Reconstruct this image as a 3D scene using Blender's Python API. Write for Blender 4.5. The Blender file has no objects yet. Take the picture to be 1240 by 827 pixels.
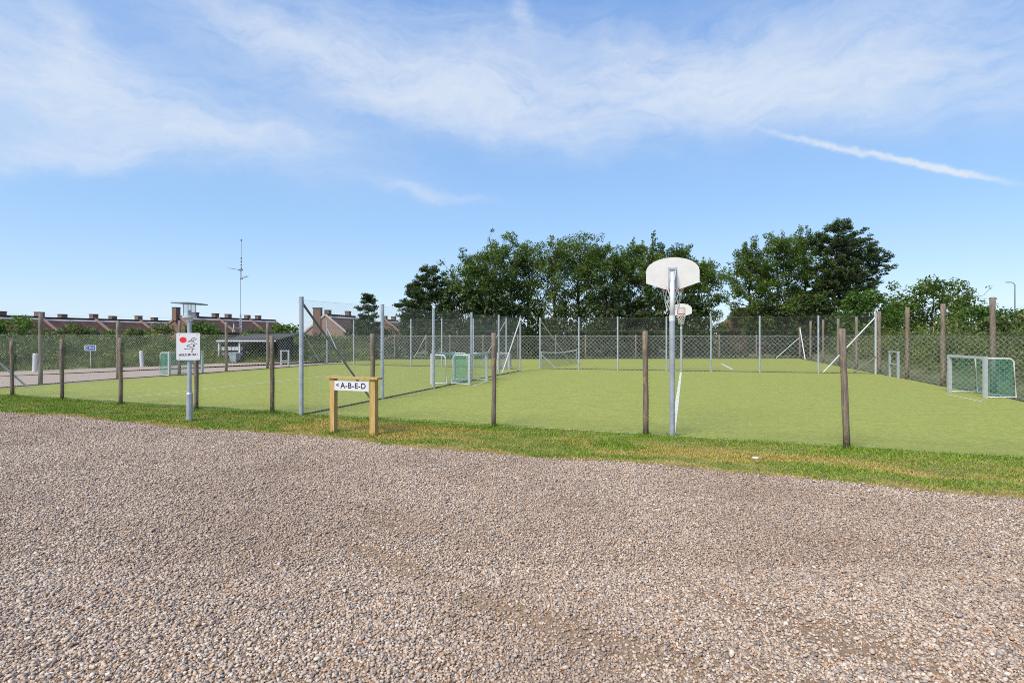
import bpy, math, random
import numpy as np
from mathutils import Vector, Matrix
random.seed(7); rng = np.random.default_rng(7)
S = bpy.context.scene
COL = S.collection
PI = math.pi
H = 2.05; F = 650.0; HY = 404.0; CX = 620.0

def G(px, py):                       # a point on the ground read from the photograph
    Y = H*F/(py-HY); return Vector(((px-CX)*Y/F, Y, 0))
def AT(px, py, Y):                   # a point at distance Y
    return Vector(((px-CX)*Y/F, Y, H+(HY-py)*Y/F))
def ZH(py, Y): return H+(HY-py)*Y/F

# ------------------------------------------------------------------ materials
def new_mat(name):
    m = bpy.data.materials.new(name); m.use_nodes = True
    nt = m.node_tree; b = nt.nodes['Principled BSDF']
    return m, nt, b
def N(nt, t, **kw):
    n = nt.nodes.new(t)
    for k, v in kw.items():
        if k == 'inp':
            for a, c in v.items(): n.inputs[a].default_value = c
        else: setattr(n, k, v)
    return n
def ramp(nt, stops, interp='LINEAR'):
    r = N(nt, 'ShaderNodeValToRGB'); cr = r.color_ramp; cr.interpolation = interp
    while len(cr.elements) < len(stops): cr.elements.new(0.5)
    for e, (p, c) in zip(cr.elements, stops):
        e.position = p; e.color = (c[0], c[1], c[2], 1)
    return r
def pos(nt):
    return N(nt, 'ShaderNodeNewGeometry').outputs['Position']
def noise(nt, vec, scale, detail=4, rough=0.55, dist=0.0):
    n = N(nt, 'ShaderNodeTexNoise', inp={'Scale': scale, 'Detail': detail, 'Roughness': rough, 'Distortion': dist})
    nt.links.new(vec, n.inputs['Vector']); return n.outputs['Fac']
def mapping(nt, vec, scale=(1,1,1), rot=(0,0,0), loc=(0,0,0), kind='POINT'):
    n = N(nt, 'ShaderNodeMapping', vector_type=kind)
    n.inputs['Scale'].default_value = scale; n.inputs['Rotation'].default_value = rot; n.inputs['Location'].default_value = loc
    nt.links.new(vec, n.inputs['Vector']); return n.outputs['Vector']
def mixc(nt, fac, a, b, mode='MIX'):
    n = N(nt, 'ShaderNodeMix', data_type='RGBA', blend_type=mode)
    for sock, v in ((n.inputs[0], fac), (n.inputs[6], a), (n.inputs[7], b)):
        if isinstance(v, (int, float)): sock.default_value = v
        elif isinstance(v, tuple): sock.default_value = (v[0], v[1], v[2], 1)
        else: nt.links.new(v, sock)
    return n.outputs[2]
def mathn(nt, op, a, b=None, clamp=False):
    n = N(nt, 'ShaderNodeMath', operation=op, use_clamp=clamp)
    for i, v in enumerate((a, b)):
        if v is None: continue
        if isinstance(v, (int, float)): n.inputs[i].default_value = v
        else: nt.links.new(v, n.inputs[i])
    return n.outputs[0]
def bump(nt, b, h, strength=0.4, dist=0.02):
    n = N(nt, 'ShaderNodeBump', inp={'Strength': strength, 'Distance': dist})
    nt.links.new(h, n.inputs['Height']); nt.links.new(n.outputs['Normal'], b.inputs['Normal'])
def simple(name, col, rough=0.6, metal=0.0, var=0.15, vscale=6.0, spec=None):
    m, nt, b = new_mat(name)
    f = noise(nt, pos(nt), vscale, 5)
    lo = tuple(c*(1-var) for c in col); hi = tuple(min(1, c*(1+var)) for c in col)
    r = ramp(nt, [(0.3, lo), (0.7, hi)]); nt.links.new(f, r.inputs[0])
    nt.links.new(r.outputs[0], b.inputs['Base Color'])
    b.inputs['Roughness'].default_value = rough; b.inputs['Metallic'].default_value = metal
    if spec is not None: b.inputs['Specular IOR Level'].default_value = spec
    return m
def leafmat(name, cols, trans=0.3, rough=0.55):
    m, nt, b = new_mat(name)
    g = N(nt, 'ShaderNodeNewGeometry')
    n1 = noise(nt, g.outputs['Position'], 0.7, 3)
    mixv = mathn(nt, 'ADD', mathn(nt, 'MULTIPLY', g.outputs['Random Per Island'], 0.6), mathn(nt, 'MULTIPLY', n1, 0.5))
    r = ramp(nt, [(0.15+0.7*i/(len(cols)-1), c) for i, c in enumerate(cols)]); nt.links.new(mixv, r.inputs[0])
    sp = ramp(nt, [(0.36, (0.55, 0.62, 0.62)), (0.5, (1, 1, 1)), (0.64, (1.2, 1.12, 0.9))]); nt.links.new(noise(nt, g.outputs['Position'], 0.33, 3), sp.inputs[0])   # plants of different kinds
    lc = mixc(nt, 1.0, r.outputs[0], sp.outputs[0], 'MULTIPLY')
    nt.links.new(lc, b.inputs['Base Color']); b.inputs['Roughness'].default_value = rough
    b.inputs['Specular IOR Level'].default_value = 0.3
    t = N(nt, 'ShaderNodeBsdfTranslucent')
    tc = mixc(nt, 1.0, lc, (1.0, 1.05, 0.45), 'MULTIPLY'); nt.links.new(tc, t.inputs['Color'])
    ms = N(nt, 'ShaderNodeMixShader'); ms.inputs[0].default_value = trans
    nt.links.new(b.outputs[0], ms.inputs[1]); nt.links.new(t.outputs[0], ms.inputs[2])
    nt.links.new(ms.outputs[0], nt.nodes['Material Output'].inputs['Surface'])
    return m
def woodmat(name, cols, scale=8, lichen=None):
    m, nt, b = new_mat(name)
    p = pos(nt)
    f = noise(nt, mapping(nt, p, (scale*3, scale*3, scale*0.25)), 1.0, 6, 0.65)
    r = ramp(nt, [(0.28+0.45*i/(len(cols)-1), c) for i, c in enumerate(cols)]); nt.links.new(f, r.inputs[0])
    col = r.outputs[0]
    if lichen:
        l = noise(nt, p, 9, 5, 0.6)
        lr = ramp(nt, [(0.58, (0,0,0)), (0.66, (1,1,1))]); nt.links.new(l, lr.inputs[0])
        col = mixc(nt, lr.outputs[0], col, lichen)
    nt.links.new(col, b.inputs['Base Color']); b.inputs['Roughness'].default_value = 0.85
    bump(nt, b, f, 0.5, 0.01)
    return m

M = {}
M['galv'] = simple('galvanised_steel', (0.42, 0.45, 0.50), 0.45, 0.35, 0.18, 5)
M['galv_dark'] = simple('dull_steel', (0.16, 0.17, 0.19), 0.5, 0.3, 0.2, 5)
M['wire'] = simple('fence_wire', (0.26, 0.27, 0.245), 0.5, 0.2, 0.1, 1)
M['wire_near'] = simple('zinc_fence_wire', (0.36, 0.37, 0.345), 0.45, 0.3, 0.1, 1)
M['wire_dark'] = simple('green_coated_wire', (0.10, 0.115, 0.095), 0.5, 0.1, 0.1, 1)
M['white_metal'] = simple('white_painted_metal', (0.62, 0.63, 0.62), 0.4, 0.0, 0.06, 6)
M['white_board'] = simple('white_fibre_board', (0.63, 0.62, 0.59), 0.55, 0.0, 0.05, 5)
M['white_net'] = simple('white_cord', (0.75, 0.72, 0.66), 0.8)
M['alu'] = simple('aluminium_profile', (0.52, 0.54, 0.56), 0.4, 0.3, 0.1, 8)
M['net_green'] = simple('green_net_cord', (0.06, 0.34, 0.24), 0.7)
M['net_grey'] = simple('grey_net_cord', (0.28, 0.27, 0.32), 0.7)
M['net_black'] = simple('dark_net_cord', (0.07, 0.08, 0.07), 0.7)
M['foot_strip'] = simple('dark_base_strip', (0.085, 0.08, 0.055), 0.9, 0, 0.4, 3)  # dark tone of the strip along the fence foot
M['post_old'] = woodmat('weathered_post_wood', [(0.075, 0.056, 0.042), (0.17, 0.13, 0.098), (0.29, 0.24, 0.19)], 14, (0.30, 0.21, 0.06))
M['post_grey'] = woodmat('grey_post_wood', [(0.09, 0.07, 0.055), (0.19, 0.15, 0.12), (0.30, 0.25, 0.21)], 8)
M['post_new'] = woodmat('fresh_yellow_wood', [(0.34, 0.20, 0.06), (0.47, 0.31, 0.10), (0.57, 0.41, 0.17)], 10)
M['sign_white'] = simple('white_sign_face', (0.64, 0.64, 0.66), 0.35, 0, 0.03, 3)
M['ink'] = simple('black_ink', (0.03, 0.03, 0.045), 0.6)
M['red'] = simple('red_print', (0.75, 0.015, 0.02), 0.45, 0, 0.05)
M['pink'] = simple('pale_pink_print', (0.60, 0.49, 0.47), 0.5)
M['blue'] = simple('blue_sign_face', (0.02, 0.07, 0.32), 0.4, 0, 0.05)
M['asph'] = simple('dark_roof_felt', (0.05, 0.05, 0.05), 0.9, 0, 0.25, 2)
M['dark_wood'] = simple('black_stained_boards', (0.035, 0.034, 0.034), 0.8, 0, 0.3, 3)
M['binp'] = simple('grey_bin_plastic', (0.30, 0.36, 0.37), 0.5, 0, 0.08)
M['bark'] = simple('bark', (0.075, 0.058, 0.042), 0.9, 0, 0.35, 3)
M['leaf_tall'] = leafmat('tall_tree_leaves', [(0.030, 0.062, 0.010), (0.090, 0.150, 0.022), (0.185, 0.262, 0.048)], 0.42)
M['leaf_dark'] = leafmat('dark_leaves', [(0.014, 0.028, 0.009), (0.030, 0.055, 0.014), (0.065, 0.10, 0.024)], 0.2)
M['leaf_bright'] = leafmat('bright_leaves', [(0.045, 0.10, 0.014), (0.09, 0.17, 0.026), (0.15, 0.23, 0.045)], 0.35)
M['leaf_rose'] = leafmat('shrub_leaves', [(0.040, 0.080, 0.016), (0.095, 0.155, 0.032), (0.18, 0.225, 0.06), (0.22, 0.20, 0.09)])
M['needle'] = leafmat('pine_needles', [(0.022, 0.044, 0.016), (0.045, 0.078, 0.026), (0.095, 0.13, 0.045)], 0.12, 0.5)
M['bankgrass'] = leafmat('rough_grass', [(0.07, 0.125, 0.025), (0.15, 0.215, 0.055), (0.27, 0.29, 0.12)], 0.3)
M['flower'] = simple('red_flowers', (0.45, 0.03, 0.06), 0.6)

def brickmat(name, c1, c2, mortar, sc=1.0):
    m, nt, b = new_mat(name)
    g = N(nt, 'ShaderNodeNewGeometry')
    sx = N(nt, 'ShaderNodeSeparateXYZ'); nt.links.new(g.outputs['Position'], sx.inputs[0])
    cv = N(nt, 'ShaderNodeCombineXYZ')
    nt.links.new(mathn(nt, 'ADD', sx.outputs[0], sx.outputs[1]), cv.inputs[0]); nt.links.new(sx.outputs[2], cv.inputs[1])
    t = N(nt, 'ShaderNodeTexBrick', inp={'Scale': sc, 'Mortar Size': 0.012, 'Brick Width': 0.24, 'Row Height': 0.075})
    nt.links.new(cv.outputs[0], t.inputs['Vector'])
    for k, c in (('Color1', c1), ('Color2', c2), ('Mortar', mortar)): t.inputs[k].default_value = (*c, 1)
    f = noise(nt, g.outputs['Position'], 1.2, 4)
    nt.links.new(mixc(nt, mathn(nt, 'MULTIPLY', f, 0.4), t.outputs[0], (c1[0]*0.6, c1[1]*0.6, c1[2]*0.6)), b.inputs['Base Color'])
    b.inputs['Roughness'].default_value = 0.9
    return m
M['brick'] = brickmat('red_brick', (0.20, 0.09, 0.06), (0.16, 0.07, 0.05), (0.30, 0.25, 0.2))
M['brick_light'] = brickmat('pale_red_brick', (0.30, 0.165, 0.12), (0.26, 0.145, 0.11), (0.36, 0.3, 0.27))
def tilemat():
    m, nt, b = new_mat('brown_roof_tiles')
    p = pos(nt)
    w = N(nt, 'ShaderNodeTexWave', wave_type='BANDS', bands_direction='Z', inp={'Scale': 1.6, 'Distortion': 0.6, 'Detail': 2})
    nt.links.new(p, w.inputs['Vector'])
    f = noise(nt, p, 1.5, 5)
    r = ramp(nt, [(0.3, (0.060, 0.029, 0.019)), (0.7, (0.145, 0.068, 0.042))]); nt.links.new(f, r.inputs[0])
    nt.links.new(mixc(nt, mathn(nt, 'MULTIPLY', w.outputs['Fac'], 0.35), r.outputs[0], (0.035, 0.022, 0.02)), b.inputs['Base Color'])
    b.inputs['Roughness'].default_value = 0.85
    bump(nt, b, w.outputs['Fac'], 0.5, 0.03)
    return m
M['tile'] = tilemat()
M['ridge'] = simple('pale_ridge_capping', (0.46, 0.40, 0.38), 0.7, 0, 0.15, 2)

def turfmat():
    m, nt, b = new_mat('artificial_turf')
    p = pos(nt)
    rot = mapping(nt, p, (1, 1, 1), (0, 0, math.radians(19.5)))
    a = noise(nt, mapping(nt, rot, (8, 8, 1)), 1.0, 8, 0.85)      # combed pile
    c = noise(nt, p, 0.22, 4, 0.55)
    d = noise(nt, mapping(nt, rot, (1.6, 2.6, 1)), 1.0, 5, 0.65)
    r = ramp(nt, [(0.32, (0.150, 0.19, 0.034)), (0.5, (0.290, 0.320, 0.066)), (0.68, (0.42, 0.44, 0.12))]); nt.links.new(a, r.inputs[0])
    col = mixc(nt, mathn(nt, 'MULTIPLY', ramp_out(nt, c, 0.40, 0.62), 0.35), r.outputs[0], (0.30, 0.30, 0.06))
    col = mixc(nt, mathn(nt, 'MULTIPLY', ramp_out(nt, d, 0.46, 0.70), 0.42), col, (0.175, 0.22, 0.045))
    w2 = noise(nt, p, 1.1, 6, 0.7)
    col = mixc(nt, mathn(nt, 'MULTIPLY', ramp_out(nt, w2, 0.56, 0.70), 0.4), col, (0.36, 0.35, 0.12))
    nt.links.new(col, b.inputs['Base Color']); b.inputs['Roughness'].default_value = 0.95
    b.inputs['Specular IOR Level'].default_value = 0.1
    bump(nt, b, a, 0.5, 0.02)
    return m
def ramp_out(nt, f, lo, hi):
    r = ramp(nt, [(lo, (0,0,0)), (hi, (1,1,1))]); nt.links.new(f, r.inputs[0]); return r.outputs[0]
M['turf'] = turfmat()
M['line'] = simple('white_line_paint', (0.62, 0.62, 0.52), 0.8, 0, 0.10, 14)

PEB = [(0.0, (0.215, 0.178, 0.153)), (0.10, (0.328, 0.267, 0.218)), (0.22, (0.524, 0.398, 0.294)), (0.40, (0.376, 0.318, 0.276)),
       (0.5, (0.582, 0.454, 0.340)), (0.62, (0.426, 0.295, 0.199)), (0.72, (0.572, 0.480, 0.384)), (0.83, (0.465, 0.363, 0.281)),
       (0.92, (0.699, 0.602, 0.487)), (0.97, (0.485, 0.291, 0.157))]
def gravelmat():
    m, nt, b = new_mat('gravel_bed')
    p = pos(nt)
    v = N(nt, 'ShaderNodeTexVoronoi', inp={'Scale': 42.0, 'Randomness': 1.0}); nt.links.new(p, v.inputs['Vector'])
    bw = N(nt, 'ShaderNodeSeparateColor'); nt.links.new(v.outputs['Color'], bw.inputs[0])
    r = ramp(nt, PEB, 'CONSTANT'); nt.links.new(bw.outputs[0], r.inputs[0])
    e = ramp(nt, [(0.0, (0.32, 0.32, 0.32)), (0.25, (1, 1, 1))])
    v2 = N(nt, 'ShaderNodeTexVoronoi', feature='DISTANCE_TO_EDGE', inp={'Scale': 42.0}); nt.links.new(p, v2.inputs['Vector'])
    nt.links.new(v2.outputs['Distance'], e.inputs[0])
    col = mixc(nt, 0.8, r.outputs[0], e.outputs[0], 'MULTIPLY')
    f = noise(nt, p, 0.5, 5, 0.6)
    f2 = noise(nt, p, 70, 5, 0.8); sand = ramp(nt, [(0.32, (0.13, 0.072, 0.034)), (0.48, (0.37, 0.225, 0.115)), (0.6, (0.45, 0.305, 0.185)), (0.72, (0.55, 0.43, 0.32))]); nt.links.new(f2, sand.inputs[0])
    col = mixc(nt, 0.85, col, sand.outputs[0])
    nt.links.new(col, b.inputs['Base Color']); b.inputs['Roughness'].default_value = 0.85
    bump(nt, b, f2, 0.9, 0.02)
    return m
M['gravel'] = gravelmat()
def lanemat():
    m, nt, b = new_mat('pale_gravel_lane')
    p = pos(nt)
    f = noise(nt, p, 22, 4, 0.7); g = noise(nt, p, 0.6, 4)
    r = ramp(nt, [(0.3, (0.24, 0.18, 0.13)), (0.5, (0.42, 0.325, 0.245)), (0.7, (0.55, 0.45, 0.36))]); nt.links.new(f, r.inputs[0])
    nt.links.new(mixc(nt, mathn(nt, 'MULTIPLY', g, 0.35), r.outputs[0], (0.36, 0.27, 0.21)), b.inputs['Base Color'])
    b.inputs['Roughness'].default_value = 0.9
    bump(nt, b, f, 0.7, 0.02)
    return m
M['lane'] = lanemat()
def pebblemat():
    m, nt, b = new_mat('pebbles')
    g = N(nt, 'ShaderNodeNewGeometry')
    r = ramp(nt, PEB, 'CONSTANT'); nt.links.new(g.outputs['Random Per Island'], r.inputs[0])
    f = noise(nt, g.outputs['Position'], 90, 4, 0.6)
    k = ramp(nt, [(0.3, (0.72, 0.72, 0.72)), (0.7, (1.2, 1.18, 1.16))]); nt.links.new(f, k.inputs[0])
    h = noise(nt, g.outputs['Position'], 0.45, 4, 0.6)
    col = mixc(nt, 1.0, r.outputs[0], k.outputs[0], 'MULTIPLY')
    col = mixc(nt, mathn(nt, 'MULTIPLY', ramp_out(nt, h, 0.42, 0.66), 0.45), col, (0.25, 0.165, 0.115))
    nt.links.new(col, b.inputs['Base Color']); b.inputs['Roughness'].default_value = 0.7
    return m
M['pebble'] = pebblemat()
def soilmat(name, cols, sc=6):
    m, nt, b = new_mat(name)
    p = pos(nt); f = noise(nt, p, sc, 6, 0.65)
    r = ramp(nt, [(0.3+0.4*i/(len(cols)-1), c) for i, c in enumerate(cols)]); nt.links.new(f, r.inputs[0])
    nt.links.new(r.outputs[0], b.inputs['Base Color']); b.inputs['Roughness'].default_value = 0.95
    bump(nt, b, f, 0.6, 0.03); return m
M['earth'] = soilmat('grassy_earth', [(0.05, 0.075, 0.025), (0.10, 0.12, 0.04), (0.17, 0.15, 0.07)], 3)
M['verge_soil'] = soilmat('verge_soil', [(0.12, 0.11, 0.03), (0.24, 0.185, 0.06), (0.38, 0.27, 0.12)], 2.5)
def verge_blades():
    m, nt, b = new_mat('verge_grass')
    g = N(nt, 'ShaderNodeNewGeometry'); p = g.outputs['Position']
    rot = mapping(nt, p, (1, 1, 1), (0, 0, math.radians(19.6)))
    n1 = noise(nt, mapping(nt, rot, (0.9, 2.2, 1)), 1.0, 6, 0.68)
    green = ramp(nt, [(0.1, (0.07, 0.14, 0.012)), (0.5, (0.155, 0.265, 0.020)), (0.9, (0.27, 0.37, 0.04))]); nt.links.new(g.outputs['Random Per Island'], green.inputs[0])
    dry = ramp(nt, [(0.1, (0.20, 0.17, 0.025)), (0.5, (0.38, 0.31, 0.05)), (0.9, (0.54, 0.45, 0.12))]); nt.links.new(g.outputs['Random Per Island'], dry.inputs[0])
    at = N(nt, 'ShaderNodeAttribute', attribute_name='dry')
    fac = ramp_out(nt, mathn(nt, 'ADD', n1, mathn(nt, 'MULTIPLY', at.outputs['Fac'], 0.6)), 0.50, 0.66)
    nt.links.new(mixc(nt, fac, green.outputs[0], dry.outputs[0]), b.inputs['Base Color'])
    b.inputs['Roughness'].default_value = 0.6; b.inputs['Specular IOR Level'].default_value = 0.25
    return m
M['verge'] = verge_blades()
mg, ntg, bg = new_mat('lantern_glass')
bg.inputs['Base Color'].default_value = (0.85, 0.9, 0.92, 1); bg.inputs['Roughness'].default_value = 0.15
bg.inputs['Alpha'].default_value = 0.22
M['glass'] = mg

# ------------------------------------------------------------------ mesh building
class MB:
    def __init__(s): s.v = []; s.f = []
    def add(s, vs, fs):
        o = len(s.v); s.v += [tuple(v) for v in vs]; s.f += [tuple(i+o for i in f) for f in fs]
    def box(s, c, size, ax=(1,0,0), up=(0,0,1)):          # centre, sizes along ax, side, up
        c = Vector(c); a = Vector(ax).normalized(); u = Vector(up).normalized(); b = u.cross(a).normalized(); u = a.cross(b)
        hx, hy, hz = (x/2 for x in size)
        vs = [c+a*(i*hx)+b*(j*hy)+u*(k*hz) for k in (-1, 1) for j in (-1, 1) for i in (-1, 1)]
        s.add(vs, [(0,2,3,1), (4,5,7,6), (0,1,5,4), (2,6,7,3), (0,4,6,2), (1,3,7,5)])
    def tube(s, pts, r, n=8, caps=True):
        pts = [Vector(p) for p in pts]; rs = r if isinstance(r, (list, tuple)) else [r]*len(pts)
        d0 = (pts[1]-pts[0]).normalized()
        ref = Vector((0,0,1)) if abs(d0.z) < 0.95 else Vector((1,0,0))
        vs = []
        for i, p in enumerate(pts):
            d = (pts[min(i+1, len(pts)-1)]-pts[max(i-1, 0)]).normalized()
            a = d.cross(ref).normalized(); b = a.cross(d)
            for k in range(n):
                t = 2*PI*k/n; vs.append(p+(a*math.cos(t)+b*math.sin(t))*rs[i])
        fs = [(i*n+k, i*n+(k+1)%n, (i+1)*n+(k+1)%n, (i+1)*n+k) for i in range(len(pts)-1) for k in range(n)]
        if caps: fs += [tuple(range(n-1, -1, -1)), tuple((len(pts)-1)*n+k for k in range(n))]
        s.add(vs, fs)
    def prism(s, outline, thick, M4):                     # outline in x,z ; extruded along y
        n = len(outline)
        vs = [M4 @ Vector((x, -thick/2, z)) for x, z in outline]+[M4 @ Vector((x, thick/2, z)) for x, z in outline]
        fs = [tuple(range(n)), tuple(range(2*n-1, n-1, -1))]+[(i, i+n, (i+1) % n+n, (i+1) % n) for i in range(n)]
        s.add(vs, fs)
    def build(s, name, mat, parent=None, smooth=False):
        me = bpy.data.meshes.new(name); me.from_pydata(s.v, [], s.f); me.update()
        if smooth:
            me.polygons.foreach_set('use_smooth', [True]*len(me.polygons))
        me.materials.append(M[mat] if isinstance(mat, str) else mat)
        return link(name, me, parent)
def link(name, me, parent=None):
    o = bpy.data.objects.new(name, me); COL.objects.link(o)
    if parent is not None:
        o.parent = parent; o.matrix_parent_inverse = Matrix.Translation(parent.location).inverted()
    return o
def npmesh(name, V, Fq, mat, parent=None, smooth=False, attr=None):
    V = np.asarray(V, dtype=np.float32); Fq = np.asarray(Fq, dtype=np.int32); k = Fq.shape[1]
    me = bpy.data.meshes.new(name)
    me.vertices.add(len(V)); me.vertices.foreach_set('co', V.ravel())
    me.loops.add(Fq.size); me.loops.foreach_set('vertex_index', Fq.ravel())
    me.polygons.add(len(Fq)); me.polygons.foreach_set('loop_start', np.arange(0, Fq.size, k, dtype=np.int32))
    try: me.polygons.foreach_set('loop_total', np.full(len(Fq), k, dtype=np.int32))
    except Exception: pass
    if smooth: me.polygons.foreach_set('use_smooth', np.ones(len(Fq), dtype=bool))
    me.update(calc_edges=True)
    if attr is not None:
        a = me.attributes.new(attr[0], 'FLOAT', 'POINT'); a.data.foreach_set('value', np.asarray(attr[1], dtype=np.float32))
    me.materials.append(M[mat] if isinstance(mat, str) else mat)
    return link(name, me, parent)
def tag(o, label=None, cat=None, group=None, kind=None):
    if label: o['label'] = label
    if cat: o['category'] = cat
    if group: o['group'] = group
    if kind: o['kind'] = kind
    return o
def thing(name, loc, label, cat, group=None):
    o = bpy.data.objects.new(name, None); COL.objects.link(o); o.location = loc; o.empty_display_size = 0.2
    return tag(o, label, cat, group)
def struct(o): o['kind'] = 'structure'; return o
def sheet(name, pts, z, mat):
    m = MB(); m.add([(p[0], p[1], z) for p in pts], [tuple(range(len(pts)))]); o = m.build(name, mat)
    me = o.data
    if me.polygons[0].normal.z < 0: me.flip_normals()
    return struct(o)

# ------------------------------------------------------------------ layout lines
FD = Vector((0.9422, -0.3351, 0)).normalized()           # along the front fence, to the right
FN = Vector((-0.3351, -0.9422, 0)).normalized()          # towards the camera
U = Vector((0.352, 0.936, 0)).normalized()               # up the court
VR = Vector((0.936, -0.352, 0)).normalized()             # across the court, to the right
F0 = Vector((5.94, 9.58, 0))
cornerFL = Vector((-19.75, 18.72, 0))
def front_pt(s): return F0+FD*s
front_px = [(15,413,480), (75,411,484), (146,409,490), (238,408,497), (330,407,500), (452,404,508.5), (598,403,517), (782,401,528), (1025,398,543)]
left_px = [(49,379,466), (143,388,459), (217,388,454.5), (274,390,450), (324,391,446.5), (365,393,443.5)]
endL = [(397,391,441), (428,390,439.8), (458,390.5,442), (497,391,444), (535,390,444.7), (574,389,445.4), (613,388,446)]
right_px = [(1203,360,478), (1142,368,468), (1098.6,372,459), (1065,377,453)]
cornerBR = Vector((23.6, 44.0, 0)); cornerBL = Vector((-11.5, 42.6, 0)); cornerFR = Vector((12.9, 7.1, 0))
LA = Vector((-0.34, 31.7, 0)); LB = Vector((-12.4, 36.0, 0))
RA = Vector((1.64, 31.3, 0)); RB = Vector((18.5, 27.3, 0))
DA = Vector((-5.28, 13.45, 0)); DB = Vector((0.46, 29.6, 0))

# ------------------------------------------------------------------ ground
m = MB(); m.add([(-1500,-300,-0.03), (1500,-300,-0.03), (1500,2500,-0.03), (-1500,2500,-0.03)], [(0,1,2,3)])
struct(m.build('ground', 'earth'))
def gw(s):                                               # width of the grass strip at s
    return 2.55+0.012*s+0.10*math.sin(s*0.9+1)+0.05*math.sin(s*2.3)+(0.0 if s > -22 else (-22-s)*0.1)
ss = [-34+0.5*i for i in range(98)]
edge = [front_pt(s)+FN*gw(s) for s in ss]
sheet('turf', [cornerFL, front_pt(-5), cornerFR, cornerBR, cornerBL, LB], 0.0, 'turf')
sheet('grass_verge', [front_pt(ss[0])]+[e+FN*0.25 for e in edge]+[front_pt(ss[-1])], 0.004, 'verge_soil')
sheet('gravel_yard', [e+FN*.10 for e in edge]+[(40, -6, 0), (40, -25, 0), (-60, -25, 0), (-60, 24, 0)], 0.008, 'gravel')
bankline = [Vector((-45, 16, 0)), Vector((-36, 22, 0)), G(0,450), G(110,446), G(200,443), G(262,440), G(360,438.3), G(450,437)]
sheet('gravel_lane', [cornerBL, LB, LB+(cornerFL-LB)*0.5, cornerFL, cornerFL+FD*-9]+bankline, -0.006, 'lane')

def paint(name, a, b, w, z=0.006):
    a = Vector(a); b = Vector(b); d = (b-a).normalized(); n = Vector((-d.y, d.x, 0))*w/2
    return sheet(name, [a+n, b+n, b-n, a-n], z, 'line')
paint('court_line', G(119,485.2), G(413,453.6), 0.07)
paint('court_line', G(814.5,527.5), G(824.5,451), 0.10)
paint('court_line', G(873,440), G(888,448), 0.12)
paint('court_line', G(1146,477.5), G(1190,486.5), 0.07)
paint('court_line', G(573,467.5), G(592,460.5), 0.07)

# ------------------------------------------------------------------ fences
def strands(mb, a, b, z0, z1, pitch, r, slope=1.0):
    a = Vector(a); b = Vector(b); L = (b-a).length; d = (b-a)/L; Hh = z1-z0; run = Hh/slope
    nrm = Vector((-d.y, d.x, 0))
    n = int((L+run)/pitch)+1
    for sgn in (1, -1):
        for i in range(n):
            s0 = -run+i*pitch+random.uniform(-.08, .08)*pitch; s1 = s0+run
            lo = max(s0, 0); hi = min(s1, L)
            if hi-lo < 0.02: continue
            za = z0+(lo-s0)*slope; zb = z0+(hi-s0)*slope
            if sgn < 0: za, zb = z0+z1-za, z0+z1-zb
            p = a+d*lo+Vector((0,0,za)); q = a+d*hi+Vector((0,0,zb)); off = nrm*(r*1.0*sgn)
            ax = (q-p).normalized(); e = nrm.cross(ax)*r
            c = [nrm*r, nrm*(-r*.5)+e*.87, nrm*(-r*.5)-e*.87]
            mb.add([p+off+k for k in c]+[q+off+k for k in c], [(0,1,4,3), (1,2,5,4), (2,0,3,5)])
def fence(name, label, posts, line, mesh, pitch, r, wiremat, wires, braces=(), foot_strip=True, off=0.0):
    root = thing(name, Vector(line[0]), label, 'fence')
    for (p, h, rad, mat, lean) in posts:
        mb = MB()
        top = Vector(p)+Vector((lean[0], lean[1], h))
        if mat.startswith('post'):
            n = 7; pts = []; rs = []
            for i in range(n):
                t = i/(n-1); pts.append(Vector(p).lerp(top, t)+Vector((random.uniform(-1,1), random.uniform(-1,1), 0))*0.006); rs.append(rad*random.uniform(.93, 1.06))
            pts[0].z = -0.05
            mb.tube(pts, rs, 10); mb.build('post', mat, root, True)
            top.z += 0.0
        else:
            mb.tube([Vector(p)-Vector((0,0,.05)), top], rad, 10)
            mb.tube([top, top+Vector((0,0,.02))], rad*1.12, 10)
            mb.build('post', mat, root)
    mb = MB()
    for a, b in zip(line[:-1], line[1:]): strands(mb, Vector(a), Vector(b), mesh[0], mesh[1], pitch, r)
    mb.build('chain_link_mesh', wiremat, root)
    for z in wires:
        mb = MB()
        for a, b in zip(line[:-1], line[1:]):
            a = Vector(a); b = Vector(b); k = max(2, int((b-a).length/3)); 
            mb.tube([a.lerp(b, i/k)+Vector((0,0,z+random.uniform(-.008,.008))) for i in range(k+1)], r*1.25, 5)
        mb.build('tension_wire', wiremat, root)
    for (p, q, rad, mat) in braces:
        mb = MB(); mb.tube([p, q], rad, 8)
        mb.box(Vector(p), (rad*3, rad*3, rad*3)); mb.build('brace', mat, root)
    if foot_strip:
        mb = MB()
        for a, b in zip(line[:-1], line[1:]):
            a = Vector(a); b = Vector(b); mb.box((a+b)/2+Vector((0,0,.02)), ((b-a).length, 0.04, 0.035), b-a)
        mb.build('base_strip', 'foot_strip', root)  # thin dark strip following the foot of the fence
    return root
def wp(px, top, base, rad, mat, lean=None):
    p = G(px, base); h = ZH(top, p.y); return (p, h, rad, mat, lean or (random.uniform(-.02,.02), random.uniform(-.02,.02)))
fp = [wp(px, t, b, 0.054, 'post_old') for px, t, b in front_px]
fp[-1] = wp(1025.5, 398, 543, 0.057, 'post_old', (-0.085, 0.0))
fp += [(front_pt(3.3), 2.12, .06, 'post_old', (0,0)), (front_pt(6.4), 2.12, .06, 'post_old', (0,0))]
fl = [cornerFL]+[p[0]+Vector((.0,.07,0)) for p in fp]+[cornerFR]
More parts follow.
